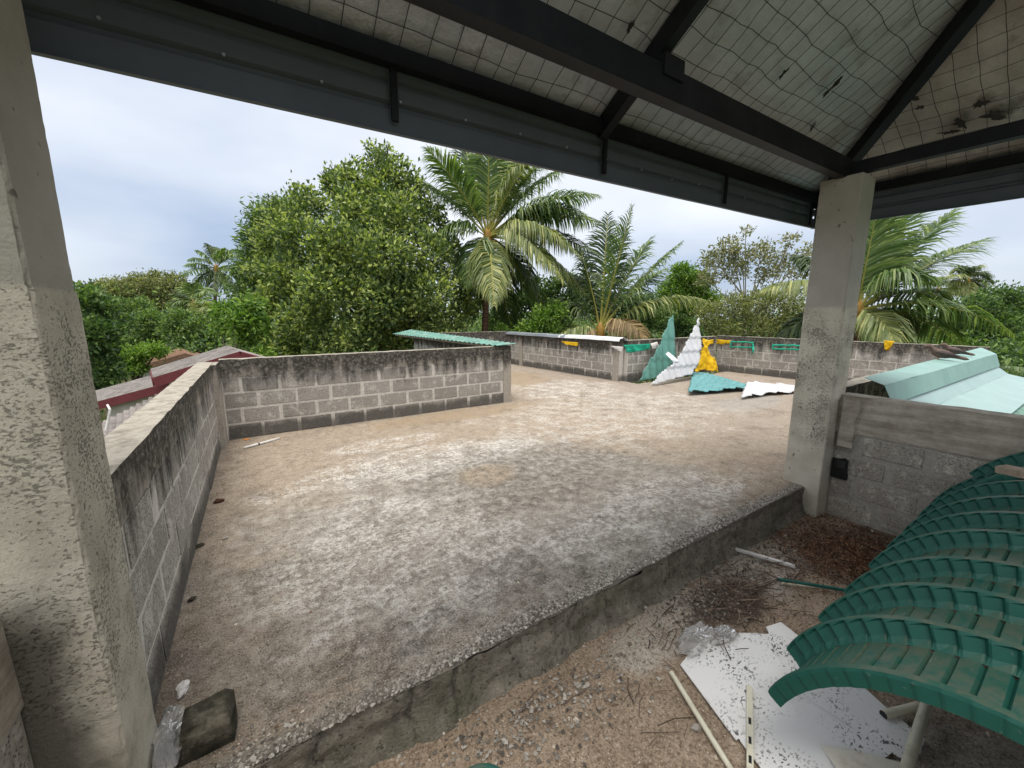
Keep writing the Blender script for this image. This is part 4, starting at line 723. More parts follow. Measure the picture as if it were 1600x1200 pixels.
# ------------------------------------------------------------------ sheets, cloths and flashings on the terrace
def tile_sheet(name, label, poly, p0, u, v, mat, wave=0.22, amp=0.018, step=0.36, sh=0.022, res=0.03, bend=None):
    """pressed-tile sheet cut to an outline; poly: world points on the plane through p0 spanned by u (across) and v (along)"""
    p0, u, v = np.array(p0, float), unit(np.array(u, float)), np.array(v, float); v = unit(v - u * (v @ u)); n = np.cross(u, v); n *= 1 if n[2] > 0 or (abs(n[2]) < .5 and n @ (CAM - p0) > 0) else -1
    pu = [((q - p0) @ u, (q - p0) @ v) for q in poly]; a = np.array(pu); us = np.arange(a[:, 0].min() - res, a[:, 0].max() + res, res); vs = np.arange(a[:, 1].min() - res, a[:, 1].max() + res, res)
    U, V = np.meshgrid(us, vs); ins = in_poly(U, V, pu); H = amp * np.sin(2 * math.pi * U / wave) + sh * (1 - np.mod(V / step + 0.06 * np.sin(2 * math.pi * U / wave), 1.0))
    if bend: H = H + bend(U, V)
    P = p0 + U[..., None] * u + V[..., None] * v + H[..., None] * n; ny, nx = U.shape; f = []
    for i in range(ny - 1):
        for j in range(nx - 1):
            if int(ins[i, j]) + int(ins[i + 1, j]) + int(ins[i, j + 1]) + int(ins[i + 1, j + 1]) >= 3: f.append((i * nx + j, i * nx + j + 1, (i + 1) * nx + j + 1, (i + 1) * nx + j))
    used = sorted({k for q in f for k in q}); ix = {k: i for i, k in enumerate(used)}; v3 = P.reshape(-1, 3)[used]
    o = link(name, mesh(name, v3, [tuple(ix[k] for k in q) for q in f], mat, True)); thick(o, 0.003); tag(o, label, 'roofing sheet', 'cut tile-profile sheets dumped in the terrace corner'); return o
pl = np.array([7.62, 6.24, 0.02]); nr = np.array([0.0, -1.0, 0.13])
P = lambda l, p_, n_: [atpl(x, y, p_, n_) for x, y in l]
tile_sheet('roofing_sheet', 'faded green tile-profile sheet with a pointed top leaning on the parapet', P([(997.5, 597), (1007, 577), (1016, 562), (1029, 542), (1035, 525), (1046, 500), (1051, 492), (1054, 514), (1056, 545), (1055, 565), (1040, 580), (1022, 592)], pl, nr), pl, (1, 0, 0), (0.2, 0.13, 1), M['greentile'], 0.26, 0.02, 0.5, 0.012)
pl = np.array([7.36, 5.78, 0.02]); nr = np.array([0.0, -1.0, 0.40])
tile_sheet('roofing_sheet', 'white tile-profile sheet with a pointed top leaning beside the faded green one', P([(1091, 496), (1094, 517), (1095, 546), (1091, 568), (1080, 586), (1050, 594), (1012.5, 605), (1031, 583), (1054, 565), (1065, 549), (1076, 527), (1086, 508)], pl, nr), pl, (1, 0, 0), (0.25, 0.40, 1), M['whitetile'], 0.24, 0.02, 0.36, 0.03)
pl = np.array([7.5, 5.0, 0.07]); nr = np.array([-0.02, -0.02, 1.0])
tile_sheet('roofing_sheet', 'teal tile-profile sheet lying flat on the terrace floor', P([(1083, 579), (1106, 580), (1130, 588), (1166, 601), (1164, 607), (1120, 611), (1075, 615)], pl, nr), pl, (0.55, 1, 0), (1, -0.55, 0), M['tealtile'], 0.24, 0.022, 0.36, 0.04)
pl = np.array([8.2, 4.2, 0.05]); nr = np.array([0.0, 0.0, 1.0])
tile_sheet('roofing_sheet', 'white tile-profile sheet lying flat beside the square pillar', P([(1167, 598), (1262, 604), (1262, 611), (1205, 615), (1158, 622)], pl, nr), pl, (0.55, 1, 0), (1, -0.55, 0), M['whitetile'], 0.24, 0.02, 0.36, 0.035)
b = MB(); a = aty(1040, 553, 6.1); c = aty(1053, 567, 5.95); b.grid([[a, a + (0.1, 0, .05)], [(a + c) / 2 + (0, -.05, -.03), (a + c) / 2 + (.14, -.05, .02)], [c, c + (.12, -.05, .04)]]); o = b.build('sheet_offcut', M['whitemetal']); thick(o, .003); tag(o, 'small curled white sheet offcut between the leaning sheets', 'offcut')
def cloth(name, label, pts, nu, nv, fold, mat, seed, off=(0, 0, 0), group=None, cat='cloth'):
    """pts: 4 world corners (top start, top end, bottom end, bottom start)"""
    a, b2, c, d_ = (np.array(q, float) for q in pts); n = unit(np.cross(b2 - a, d_ - a)); G_ = np.zeros((nv, nu, 3))
    for i in range(nv):
        t_ = i / (nv - 1)
        for j in range(nu):
            s = j / (nu - 1); e_ = 0.06 * nz(s * 5, t_ * 3, seed); q = (a + (b2 - a) * s) * (1 - t_) + (d_ + (c - d_) * (s + e_ * t_)) * t_
            G_[i, j] = q + n * fold * (t_ ** 0.6) * (nz(s * 6, t_ * 1.5, seed) + 0.6 * nz(s * 13, t_ * 4, seed + 3)) + np.array([0, 0, 0.04 * (nz(s * 7, seed) if i == nv - 1 else 0)]) + np.array(off)
    m = MB(); m.grid(G_); o = m.build(name, mat, None, True); thick(o, 0.003); tag(o, label, cat, group); return o
xw = 11.36
pl = np.array([10.2, 6.22, 0.0]); nr = np.array([0.0, -1.0, 0.22])
o = tile_sheet('yellow_tarp', 'crumpled yellow tarpaulin hanging from the parapet onto the teal sheet', P([(1094, 529), (1113, 531), (1113, 537), (1106, 542), (1108, 552), (1118, 565), (1125, 587), (1118, 579), (1111, 581), (1100, 577), (1085, 584), (1089, 573), (1093, 556)], pl, nr), pl, (1, 0, 0.05), (0.1, 0.22, 1), M['yellow'], 0.3, 0.02, 50, 0.0, 0.03, lambda U, V: np.vectorize(lambda a, c: 0.11 * nz(a * 3.2, c * 1.3, 4) + 0.07 * abs(nz(a * 6, c * 5, 8)) + 0.03 * nz(a * 15, c * 12, 2))(U, V)); tag(o, None, 'tarpaulin'); del o['group']
cloth('yellow_strip', 'long yellow strip tied along the parapet top beside the tarpaulin', [atx(1104, 529, xw), atx(1142, 532, xw), atx(1142, 537, xw), atx(1106, 538, xw)], 20, 5, 0.03, M['yellow'], 6)
def frame_cloth(label, x0, y0, x1, y1, seed):
    b = MB(); q = [atx(x, y, xw - 0.03) for x, y in ((x0, y0), (x1, y0 + 1), (x1 + 1, y1 + 1), (x0, y1))]
    for k in range(4):
        a, c = q[k], q[(k + 1) % 4]; pts = [a + (c - a) * s + np.array([-0.02 * abs(nz(s * 5, seed)), 0, 0.02 * nz(s * 6, seed + k)]) for s in np.linspace(-0.03, 1.03, 9)]; b.tube(pts, [0.022 + 0.012 * nz(i * .9, seed) for i in range(9)], 6)
    b.tube([q[2], q[2] + np.array([-.02, -.02, -.1]), q[2] + np.array([-.03, .01, -.17])], [.03, .025, .01], 6); o = b.build('green_cloth', M['greencloth'], None, True); tag(o, label, 'cloth')
frame_cloth('green cloth band knotted in an open loop near the yellow strip', 1142, 534, 1176, 542, 3); frame_cloth('green cloth band stretched on the parapet right beside the square pillar', 1208, 539, 1250, 545, 8)
cloth('yellow_rag', 'small yellow rag tied over the bare end of the cloth-hung parapet', [atx(1381, 532, xw), atx(1398, 533, xw), atx(1388, 548, xw), atx(1382, 546, xw)], 9, 9, 0.05, M['yellow'], 9)
xf = 7.30
cloth('green_cloth', 'green cloth sagging from the end of the steel flashing', [atx(974, 539, xf), atx(1017, 537, xf), atx(1014, 546, xf), atx(980, 552, xf)], 18, 8, 0.07, M['greencloth'], 12)
cloth('white_cloth', 'white cloth corner hanging under the flashing next to the green cloth', [atx(953, 540, xf - .02), atx(974, 542, xf - .02), atx(971, 551, xf - .02), atx(966, 548, xf - .02)], 8, 7, 0.04, M['whitecloth'], 14)
cloth('white_cloth', 'white cloth scrap between the green cloth and the leaning green sheet', [aty(1016, 537, 6.5), aty(1027, 534, 6.5), aty(1031, 543, 6.46), aty(1020, 546, 6.46)], 8, 7, 0.05, M['whitecloth'], 15)
cloth('yellow_rag', 'yellow cloth edge showing under the joint of the steel flashing', [atx(876, 533, 7.16), atx(903, 535, 7.18), atx(902, 541, 7.18), atx(884, 538, 7.16)], 8, 5, 0.03, M['yellow'], 16)
def flashing(label, y0, y1, dx, mat, z=1.045):
    xa, xb = 7.08 + (11.28 - y0) * 0.07 + dx, 7.08 + (11.28 - y1) * 0.07 + dx; prof = [(-0.12, -0.06), (-0.10, 0.0), (-0.02, 0.012), (0.02, 0.03), (0.06, 0.012), (0.16, 0.0), (0.17, -0.05)]
    G_ = [[(xa + (xb - xa) * s + o_, y0 + (y1 - y0) * s, z + h_ + 0.012 * nz(s * 5, y0)) for o_, h_ in prof] for s in np.linspace(0, 1, 14)]
    b = MB(); b.grid(G_); o = b.build('steel_flashing', mat); thick(o, 0.003); tag(o, label, 'flashing')
flashing('long grey steel flashing lying on the parapet from the far corner', 11.35, 8.5, 0.0, M['silver']); flashing('white-faced steel flashing lying on the parapet next to the green cloth', 8.75, 6.62, 0.0, M['whitemetal'], 1.05)
# worn green sheet roofing the stairwell
root = empty('stairwell_roof', (3.8, 6.2, 1.0)); tag(root, 'worn green corrugated sheet laid over the stairwell wall', 'roof')
b = MB(); corrugated(b, (3.55, 6.05, 1.075), (3.42, 12.0, 1.06), (3.98, 12.05, 1.17), (3.97, 6.08, 1.09), 30, 0.012); thick(b.build('sheet', M['greenroof'], root), 0.004)
b = MB(); b.bar((3.62, 6.25, 1.045), (3.5, 11.9, 1.03), .05, .05); b.build('batten', M['wood'], root)
# pale teal ridge sheet and lower roof beyond the side wall
root = empty('ridge_sheet_roof', (7.5, 1.2, 0.5)); tag(root, 'pale teal bent ridge sheet over the low wall with ribbed roof below', 'roof')
A0, A1 = atz(1350, 590, 1.02), atz(1533, 543, 1.02); B0, B1 = atz(1382, 602, 0.985), atz(1557, 553, 0.985)
C0, C1 = B0 + np.array([0.06, -0.06, -0.17]), B1 + np.array([0.1, -0.05, -0.20])
def strip(name, a0, a1, b0, b1, mat, n=14, wob=0.006):
    G_ = [[a0 + (a1 - a0) * s + np.array([0, 0, wob * nz(s * 9, 1)]), b0 + (b1 - b0) * s + np.array([0, 0, wob * nz(s * 9, 2)])] for s in np.linspace(0, 1, n)]
    b = MB(); b.grid(G_); thick(b.build(name, mat, root), 0.003)
strip('ridge_top', A0, A1, B0, B1, M['teal']); strip('ridge_flap', B0 + (0, 0, -.001), B1 + (0, 0, -.001), C0, C1, M['teal'])
U0, U1 = C0 + np.array([.1, 0.03, -0.005]), C1 + np.array([0, 0.03, -0.005]); V0, V1 = U0 + np.array([.2, -0.12, -0.12]), U1 + np.array([.1, -0.12, -0.12]); W0, W1 = V0 + np.array([0, -0.42, -0.10]), V1 + np.array([0, -0.42, -0.10])
strip('apron', U0, U1, V0, V1, M['teal2']); strip('apron', V0 + (0, 0, -.002), V1 + (0, 0, -.002), W0, W1, M['teal2'])
b = MB(); corrugated(b, W0 + (-.4, -3.2, -1.25), W1 + (-.2, -3.2, -1.25), W1 + (0, 0.05, -.04), W0 + (0, .05, -.04), 40, 0.03); thick(b.build('ribbed_sheet', M['greenroof'], root), 0.004)
# doves
def dove(label, px, py, heading, s=1.0):
    c = atz(px, py, 1.005); root = empty('dove', c); tag(root, label, 'bird', 'doves resting on the ridge sheet'); h = np.array([math.cos(heading), math.sin(heading), 0]); u = np.array([0, 0, 1.0])
    sp = [(.17, .155, .002), (.15, .158, .012), (.132, .162, .026), (.108, .163, .030), (.088, .150, .024), (.07, .125, .028), (.04, .095, .045), (0, .078, .052), (-.05, .068, .045), (-.09, .058, .028), (-.14, .045, .02), (-.21, .028, .018), (-.24, .02, .004)]
    b = MB(); b.tube([c + h * a * s + u * z * s for a, z, r in sp], [r * s for a, z, r in sp], 9); b.build('body', M['dove'], root, True); sd_ = np.cross(h, u)
    for k in (-1, 1):
        w_ = MB(); w_.tube([c + (h * a + u * z + sd_ * k * o_) * s for a, z, o_ in ((.055, .1, .036), (.0, .09, .046), (-.08, .07, .036), (-.16, .048, .016))], [.01 * s, .03 * s, .024 * s, .004 * s], 7); w_.build('wing', M['dovedark'], root, True)
        l_ = MB(); l_.tube([c + (h * .01 + sd_ * k * .018) * s + u * .04 * s, c + (h * .015 + sd_ * k * .018) * s - u * 0.01], .004, 5); l_.build('leg', M['orange'], root)
dove('brown dove facing away with tail towards the fold of the ridge sheet', 1468, 563, math.radians(118), 1.15); dove('second brown dove hunched behind the first on the ridge sheet', 1488, 556, math.radians(120), 1.0)

# ------------------------------------------------------------------ curved green sheets stacked in the pavilion
def curved_sheet(label, x0, nr, pitch, yc, zc, R, th0, th1, tilt=0.0, first_lip=True):
    root = empty('curved_sheet', (x0 + nr * pitch / 2, yc, LOW)); tag(root, label, 'roofing sheet', 'crimp-curved green roofing sheets'); cs = 0.062 / R; nc = int((th1 - th0) / cs)
    ths = np.concatenate([[th0 + (k + f_) * cs for f_ in (0.0, 0.62, 0.76, 0.9)] for k in range(nc)]); fr = np.tile([0.0, 0.62, 0.76, 0.9], nc)
    def pos(x, r, th): return (x, yc + tilt * (x - x0) + (R + r) * math.cos(th), zc + (R + r) * math.sin(th))
    def part(name, prof, crimp, saw):
        G_ = []
        for th, f_ in zip(ths, fr):
            g = -crimp if abs(f_ - 0.76) < 0.01 else 0.0; sx = saw * (f_ if f_ < 0.8 else 0.15)
            G_.append([pos(x + sx * k, r + g * (1 - k), th) for x, r, k in prof])
        b = MB(); b.grid(G_); thick(b.build(name, M['green'], root), 0.0025)
    for i in range(nr):
        x = x0 + i * pitch
        if i == 0 and first_lip: part('edge_lip', [(x, -0.055, 1), (x + 0.004, -0.01, 1), (x + 0.01, 0.0, 0), (x + 0.03, 0.004, 0)], 0.0, 0.004)
        part('pan', [(x + 0.03, 0.002, 0), (x + 0.05, -0.016, 0), (x + 0.12, -0.02, 0), (x + pitch - 0.085, -0.02, 0)], 0.013, 0.0)
        part('rib', [(x + pitch - 0.085, -0.0195, 0), (x + pitch - 0.072, 0.0, 1), (x + pitch - 0.06, 0.042, 1), (x + pitch - 0.052, 0.052, 0), (x + pitch - 0.03, 0.055, 0), (x + pitch - 0.012, 0.042, 0), (x + pitch + 0.03, 0.0025, 0)], 0.0, 0.022)
    return root
yc, zc, R0 = -0.04, -0.115, 0.665
curved_sheet('crimp-curved green roofing sheet at the open end of the row, over the white board', 1.585, 3, 0.335, yc, zc, R0, math.radians(20), math.radians(192), 0.012)
curved_sheet('crimp-curved green roofing sheet in the middle of the row', 2.615, 3, 0.335, yc + 0.01, zc + 0.02, R0, math.radians(20), math.radians(192), 0.012, False)
curved_sheet('crimp-curved green roofing sheet at the block-wall end of the row', 3.645, 2, 0.335, yc + 0.02, zc + 0.03, R0, math.radians(20), math.radians(192), 0.012, False)
curved_sheet('narrow curved green sheet piled on top of the row against the block wall', 4.02, 1, 0.33, -0.15, 0.05, 0.72, math.radians(32), math.radians(170))
b = MB(); b.bar((3.26, 0.28, 0.80), (3.0, -0.5, 0.86), 0.09, 0.035); b.bar((3.3, -0.3, 0.845), (2.4, -0.32, 0.84), 0.0, 0.0) if False else None; o = b.build('plank', M['wood']); tag(o, 'short weathered plank lying across the curved green sheets', 'plank')
pr = empty('block_stack', (3.3, -0.1, LOW)); tag(pr, 'stack of spare blocks propping up the curved green sheets', 'blocks')
for k in range(4):
    for j in range(3): MB().box((2.75 + j * 0.45, -0.2, LOW + k * 0.185), (3.17 + j * 0.45, 0.02, LOW + k * 0.185 + 0.18), 0.004).build('block', M['block_in'], pr)

# ------------------------------------------------------------------ rubbish on the pavilion floor
ZF = LOW + 0.014
def board(name, label, px, z, mat, th=0.006, curl=0.0):
    pts = [atz(x, y, z) for x, y in px]; c = np.mean(pts, axis=0); b = MB(); n = len(pts)
    top = [q + np.array([0, 0, curl * max(0, np.linalg.norm(q - c) - 0.35) ** 2 + 0.004 * nz(q[0] * 5, q[1] * 5)]) for q in pts]
    b.add([*top, c], [(i, (i + 1) % n, n) for i in range(n)]); o = b.build(name, mat); thick(o, th); tag(o, label, 'board'); return o
board('white_board', 'large torn white board spattered with black mould on the pavilion floor', [(1063, 1039), (1084, 1013), (1105, 996), (1142, 996), (1147, 989), (1193, 990), (1204, 990), (1197, 979.5), (1220, 972.5), (1245, 992), (1270, 1010), (1310, 1043), (1348, 1073), (1387, 1108), (1445, 1154), (1438, 1178), (1427, 1173), (1411, 1186), (1396, 1174), (1382, 1185), (1345, 1225), (1300, 1290), (1240, 1275), (1187, 1198), (1154, 1155), (1150, 1157), (1110, 1103)], ZF + 0.004, M['board'], 0.006, 0.02)
board('board_offcut', 'broken cream board offcut lying on the mould-spotted white board', [(1285, 1166), (1330, 1172), (1412, 1193), (1420, 1215), (1400, 1260), (1330, 1250), (1310, 1205)], ZF + 0.03, M['board2'], 0.006)
def pipe(name, label, p0, p1, r, mat, z0=None, z1=None, sag=0.0, hollow=True, group=None):
    a = atz(*p0, (ZF + r) if z0 is None else z0); c = atz(*p1, (ZF + r) if z1 is None else z1); root = empty(name, (a + c) / 2); tag(root, label, 'pipe', group); d = unit(c - a)
    b = MB(); b.tube([a + (c - a) * s + np.array([0, 0, sag * math.sin(s * 3.14)]) for s in np.linspace(0, 1, 7)], r, 12, False); tb = b.build('tube', mat, root, True)
    for e_, sg in ((a, 1), (c, -1)): MB().tube([e_ + d * sg * 0.001, e_ + d * sg * 0.012], [r * 0.99, r * 0.2], 10, True).build('bore', M['black'], tb)
    return root
pipe('pvc_pipe', 'cream pipe lying on sand along the edge of the white board', (1049, 1051), (1150, 1215), 0.0125, M['pvc'])
pipe('pvc_pipe', 'cream pipe half under the curved green sheet with its end pointing at the wall', (1266, 1000), (1330, 1032), 0.014, M['pvc'], ZF + .03, ZF + .03)
pipe('pvc_pipe', 'short cream pipe stub poking from under the white board', (1380, 1117), (1436, 1103), 0.018, M['pvc'])
pipe('pvc_pipe', 'thick cream pipe crossing the torn corner of the white board', (1448, 1098), (1412, 1215), 0.020, M['pvc'], ZF + .05, ZF + .03)
pipe('green_pipe', 'thin dark green pipe running under the curved sheets', (1215, 905), (1370, 930), 0.011, M['greenpipe'], ZF + .025, ZF + .012)
pipe('pvc_conduit', 'thin cream conduit beneath the dark green pipe', (1220, 911), (1340, 924), 0.008, M['pvc'])
def trunking(name, label, p0, p1, wd, ht, mat, slots, z):
    a, c = atz(*p0, z), atz(*p1, z); root = empty(name, (a + c) / 2); tag(root, label, 'trunking'); b = MB(); b.bar(a, c, wd, ht); b.build('channel', mat, root); d = c - a
    for s in slots:
        q = a + d * s; b = MB(); b.bar(q - d * 0.035 + (0, 0, ht / 2 + .0005), q + d * 0.035 + (0, 0, ht / 2 + .0005), wd * 0.45, 0.001); b.build('slot', M['black'], root)
trunking('cable_trunking', 'white trunking stick lying below the step near the square pillar', (1146, 857), (1242, 885), 0.028, 0.018, M['pvcw'], (), ZF + .01)
trunking('cable_trunking', 'cream slotted trunking stick lying on the mould-spotted board', (1171, 1073), (1172, 1225), 0.025, 0.014, M['pvc'], (0.42, 0.62, 0.8), ZF + 0.02)
def crumple(name, label, c, r, mat, seed, cat='plastic bag', nu=26, nv=16):
    c = np.array(c, float); G_ = np.zeros((nv, nu + 1, 3))
    for i in range(nv):
        ph = math.pi * i / (nv - 1)
        for j in range(nu + 1):
            th = 2 * math.pi * (j % nu) / nu; d = np.array([math.cos(th) * math.sin(ph), math.sin(th) * math.sin(ph), math.cos(ph)]); q = 1 + 0.55 * nz(*(d * 1.7 + seed)) + 0.35 * abs(nz(*(d * 4 + seed))) + 0.15 * nz(*(d * 9 + seed))
            p_ = c + d * np.array(r) * q; p_[2] = max(p_[2], c[2] - r[2] * 0.8); G_[i, j] = p_
    b = MB(); b.grid(G_); o = b.build(name, mat); tag(o, label, cat); return o
q = atz(1088, 996, LOW + .05); crumple('plastic_bag', 'crumpled clear plastic bag at the corner of the white board', q, (0.13, 0.06, 0.045), M['bag'], 3.1)
q = atz(1128, 992, LOW + .035); crumple('plastic_bag', 'flattened clear plastic scrap between twigs and the white board', q, (0.09, 0.045, 0.025), M['bag'], 5.7)
q = atz(268, 1150, 0.05); crumple('plastic_bag', 'crumpled clear wrapper squeezed between the broad pillar and the mossy block', q, (0.045, 0.12, 0.06), M['bag'], 8.2)
q = atz(285, 1075, 0.01); crumple('plastic_wrapper', 'small white wrapper on the sand near the mossy block', q, (0.02, 0.04, 0.012), M['whitecloth'], 2.2, 'wrapper', 14, 9)
b = MB(); bm_o = atz(328, 1150, 0.0); v0 = []
for i, z in enumerate((0.0, 0.10, 0.125)):
    ins = (0, 0.004, 0.02)[i]; v0.append([(bm_o[0] + sx * (0.085 - ins) + 0.022 * nz(sx * 1.7 + .3, sy * 1.9, i * .8), bm_o[1] + sy * (0.075 - ins) + 0.022 * nz(sy * 1.6, sx * 1.8 + .4, i * .8 + 4), z + (0.02 * nz(sx * 2.3, sy * 2.1, 9) if i else 0)) for sx, sy in ((-1, -1), (0, -1.04), (1, -1), (1.03, 0), (1, 1), (0, 1.03), (-1, 1), (-1.02, 0), (-1, -1))])
b.grid(v0); b.add(v0[-1][:-1], [tuple(range(8))]); o = b.build('mossy_block', M['mossy']); tag(o, 'blackened mossy concrete block at the foot of the broad pillar', 'concrete block')
q = atz(757, 1192, LOW + 0.105); bk = empty('green_basin', (q[0] - F_[0] * 0.128, q[1] - F_[1] * 0.128, LOW)); tag(bk, 'rim of a green plastic basin standing below the step', 'basin'); c = np.array(bk.location)
G_ = [[c + np.array([math.cos(a) * r_, math.sin(a) * r_, z]) for a in np.linspace(0, 2 * math.pi, 37)] for r_, z in ((0.09, 0.004), (0.115, 0.10), (0.128, 0.105), (0.130, 0.098), (0.124, 0.09), (0.096, 0.0))]
b = MB(); b.grid(G_[:2]); b.add(G_[0][:-1], [tuple(range(36))]); b.build('bowl', M['green'], bk, True); b = MB(); b.grid(G_[1:]); b.build('rim', M['green'], bk, True)
# black junction box in the wall end
root = empty('junction_box', (4.43, 1.29, 0.16)); tag(root, 'broken black junction box set in the wall beside the square pillar', 'junction box')
b = MB(); b.box((4.425, 1.235, 0.10), (4.47, 1.345, 0.29), 0.008); b.build('box', M['black'], root); b = MB(); b.box((4.41, 1.25, 0.22), (4.43, 1.33, 0.30), 0.012); b.build('lid', M['black'], root)

def stone(name, label, px, r, mat, z=0.0, flat=0.6, group=None, cat='stone', seed=1):
    import bmesh
    rr = random.Random(seed); c = atz(*px, z); bm = bmesh.new()
    for k in range(16):
        d = Vector((rr.gauss(0, 1), rr.gauss(0, 1), rr.gauss(0, 1))).normalized(); bm.verts.new((c[0] + d.x * r * rr.uniform(.8, 1.25), c[1] + d.y * r * rr.uniform(.6, 1.1), c[2] + r * flat * 0.6 + d.z * r * flat))
    h = bmesh.ops.convex_hull(bm, input=bm.verts[:]); bmesh.ops.delete(bm, geom=[g for g in h['geom_interior'] if isinstance(g, bmesh.types.BMVert)], context='VERTS'); me = bpy.data.meshes.new(name); bm.to_mesh(me); bm.free(); me.materials.append(mat); o = link(name, me); tag(o, label, cat, group); return o
stone('brick_fragment', 'dark reddish brick fragment near the foot of the streaked parapet', (340, 785), 0.05, M['brick'], 0, .6, None, 'brick', 2)
stone('stone', 'dark flat stone lying on sand at the foot of the streaked parapet', (308, 855), 0.04, M['mossy'], 0, .5, None, 'stone', 3)
stone('stone', 'small dark pebble on the brown part of the terrace floor', (300, 938), 0.025, M['mossy'], 0, .5, None, 'stone', 4)
stone('stone', 'pale grey stone chip on the terrace floor beside the dark flat stone', (353, 842), 0.022, M['stone'], 0, .6, None, 'stone', 5)
stone('tile_chip', 'orange tile chip beside the white pipe at the terrace corner', (385, 687), 0.045, M['orange'], 0, .25, None, 'tile', 6)
stone('debris', 'heap of dark rubble against the white-mortared parapet', (705, 638), 0.12, M['mossy'], 0, .4, None, 'rubble', 7)
for k, (x, y, r) in enumerate(((905, 1075, .016), (912, 1063, .014), (900, 1060, .013), (918, 1072, .015), (1008, 951, .018), (1050, 945, .02), (1097, 1152, .0)) ):
    if r: stone('stone', 'loose grey stone on the sand below the step', (x, y), r, M['stone'], LOW, .8, 'loose stones below the step', 'stone', 20 + k)
stone('stone', 'flat grey stone leaning on the cream pipe beside the white board', (1088, 1140), 0.03, M['stone'], LOW, .5, None, 'stone', 31)
stone('stone', 'grey stone touching the white trunking stick', (1178, 868), 0.022, M['stone'], LOW, .7, None, 'stone', 32)
pw = empty('pvc_pipe', atz(410, 692, 0.012)); tag(pw, 'thin white pipe lying at the terrace corner with an orange chip beside it', 'pipe'); a, c = atz(381, 700, .014), atz(436, 685, .014); MB().tube([a, (a + c) / 2, c], 0.016, 8).build('tube', M['pvcw'], pw, True); MB().tube([a + (c - a) * .38, a + (c - a) * .42], 0.017, 8).build('joint', M['black'], pw)

# ------------------------------------------------------------------ gravel, twigs, dry leaves
def scatter_stones(name, pts, sizes, mat, seed, label):
    rg = np.random.default_rng(seed); N = len(pts); base = np.array([(1, 0, 0), (0, 1, 0), (-1, 0, 0), (0, -1, 0), (0, 0, 1), (0, 0, -1)], float)
    V = base[None] * rg.uniform(.65, 1.3, (N, 6, 1)) + rg.normal(size=(N, 6, 3)) * 0.14; V[..., 2] *= 0.7; a = rg.uniform(0, 6.28, N); ca, sa = np.cos(a)[:, None], np.sin(a)[:, None]
    X = V[..., 0] * ca - V[..., 1] * sa; Y = V[..., 0] * sa + V[..., 1] * ca; V = np.stack([X, Y, V[..., 2]], -1) * sizes[:, None, None] + pts[:, None, :]
    f0 = np.array([(0, 1, 4), (1, 2, 4), (2, 3, 4), (3, 0, 4), (1, 0, 5), (2, 1, 5), (3, 2, 5), (0, 3, 5)]); f = (f0[None] + (np.arange(N) * 6)[:, None, None]).reshape(-1, 3)
    o = link(name, mesh(name, V.reshape(-1, 3), f, mat)); tag(o, label, kind='stuff'); return o
rg = np.random.default_rng(77)
n = 5200; x = rg.uniform(-0.45, 4.2, n); y = STEP + np.abs(rg.normal(size=n)) * 0.055 + 0.004; scatter_stones('edge_gravel', np.stack([x, y, np.full(n, 0.0)], 1), rg.uniform(.003, .0105, n), M['pebble'], 1, 'coarse exposed gravel along the edge of the step')
n = 9000; u = rg.uniform(0, 1, n); x = -0.45 + 6.5 * u ** 1.4; y = 1.6 + 4.5 * rg.uniform(0, 1, n) ** 1.6; scatter_stones('terrace_gravel', np.stack([x, y, np.full(n, 0.002)], 1), rg.uniform(.0015, .005, n) * (1 + (rg.uniform(0, 1, n) > .985) * 1.6), M['sandpeb'], 2, 'fine loose grit on the terrace floor')
n = 15000; x = rg.uniform(-0.6, 4.4, n); y = rg.uniform(-.3, 1.46, n); scatter_stones('pavilion_gravel', np.stack([x, y, np.full(n, LOW + 0.003)], 1), rg.uniform(.0015, .0055, n) * (1 + (rg.uniform(0, 1, n) > .97) * 1.7), M['sandpeb'], 3, 'loose sand and grit on the pavilion floor')
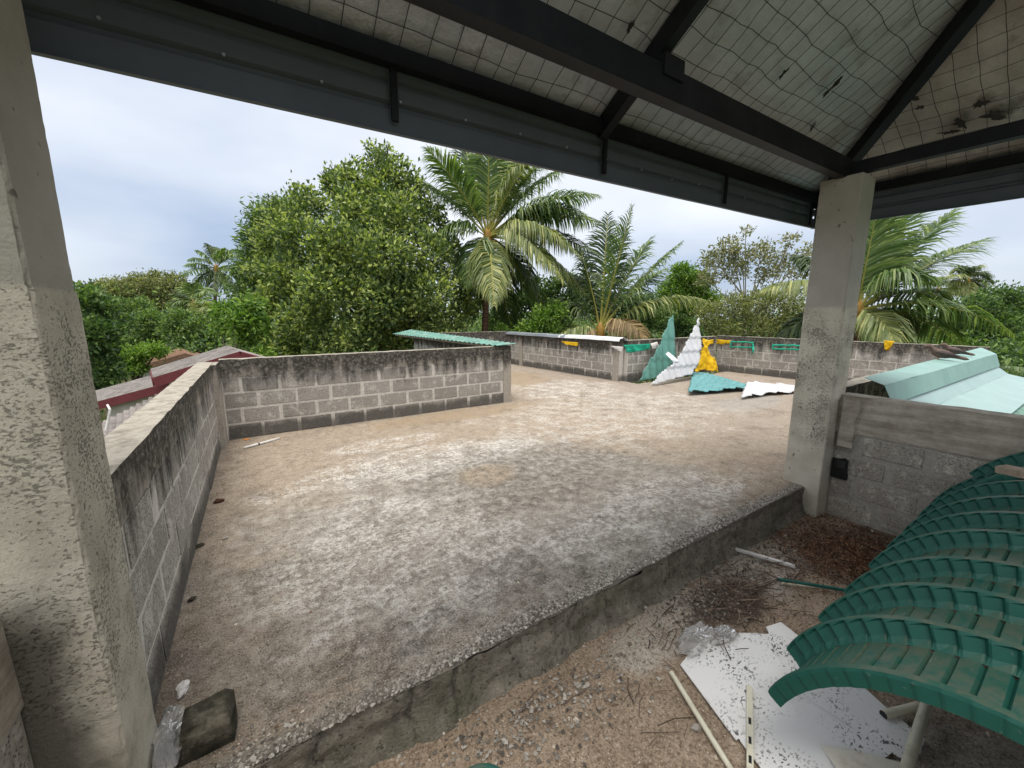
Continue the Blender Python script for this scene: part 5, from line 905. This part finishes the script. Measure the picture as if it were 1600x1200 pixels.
n = 1300; k = rg.integers(0, 5, n); cc = np.array([(1.15, 1.22), (2.45, 1.2), (0.75, 1.28), (3.2, 1.32), (2.35, 1.32)])[k]; q = cc + rg.normal(size=(n, 2)) * np.array([0.26, 0.09]); q[:, 1] = np.minimum(q[:, 1], 1.44); scatter_stones('rubble_gravel', np.stack([q[:, 0], q[:, 1], np.full(n, LOW + 0.006)], 1), rg.uniform(.004, .013, n), M['pebble'], 4, 'coarse grey rubble below the step')
b = MB(); rr = random.Random(5)
for k in range(640):
    if k < 360: c = (rr.gauss(2.5, .30), rr.gauss(1.18, .11), LOW + rr.uniform(.006, .05))
    elif k < 500: c = (rr.gauss(3.6, .35), rr.gauss(1.1, .15), LOW + rr.uniform(.006, .02))
    else: c = (rr.uniform(0.5, 4.2), rr.uniform(.5, 1.4), LOW + .01)
    if c[1] > 1.43: continue
    a = rr.uniform(0, 6.28) if rr.random() < .5 else rr.gauss(0.2, .5); l = rr.uniform(.03, .2); d = np.array([math.cos(a), math.sin(a), rr.uniform(-.08, .08)]); sd_ = np.array([-d[1], d[0], .2]) * rr.uniform(-.3, .3); c = np.array(c)
    pts = [c - d * l / 2, c + sd_ * l * .3, c + d * l / 2]
    for q in pts: q[1] = min(q[1], 1.44); q[2] = max(q[2], LOW + .004)
    b.tube(pts, rr.uniform(.0012, .0032), 3, False)
tag(b.build('dry_twigs', M['twig']), 'tangle of dry dark twigs and straw on the pavilion floor', kind='stuff')
n = 3600; g = rg.normal(size=(n, 2)) * np.array([.30, .24]) + np.array([3.8, 0.93]); g2 = np.stack([rg.uniform(3.1, 4.4, 900), rg.uniform(.75, 1.42, 900)], 1); g = np.concatenate([g, g2]); g = g[(g[:, 0] < 4.44) & (g[:, 1] < 1.44)]
pt = np.stack([g[:, 0], g[:, 1], LOW + .006 + rg.uniform(0, .016, len(g))], 1); dd = rg.normal(size=(len(g), 3)); dd[:, 2] *= .25; v, f = leaf_mesh(pt, dd, 0.022, rg, .45, .2); tag(link('leaf_litter', mesh('leaf_litter', v, f, M['litter'])), 'brown dry leaf litter in the corner by the side wall', kind='stuff')
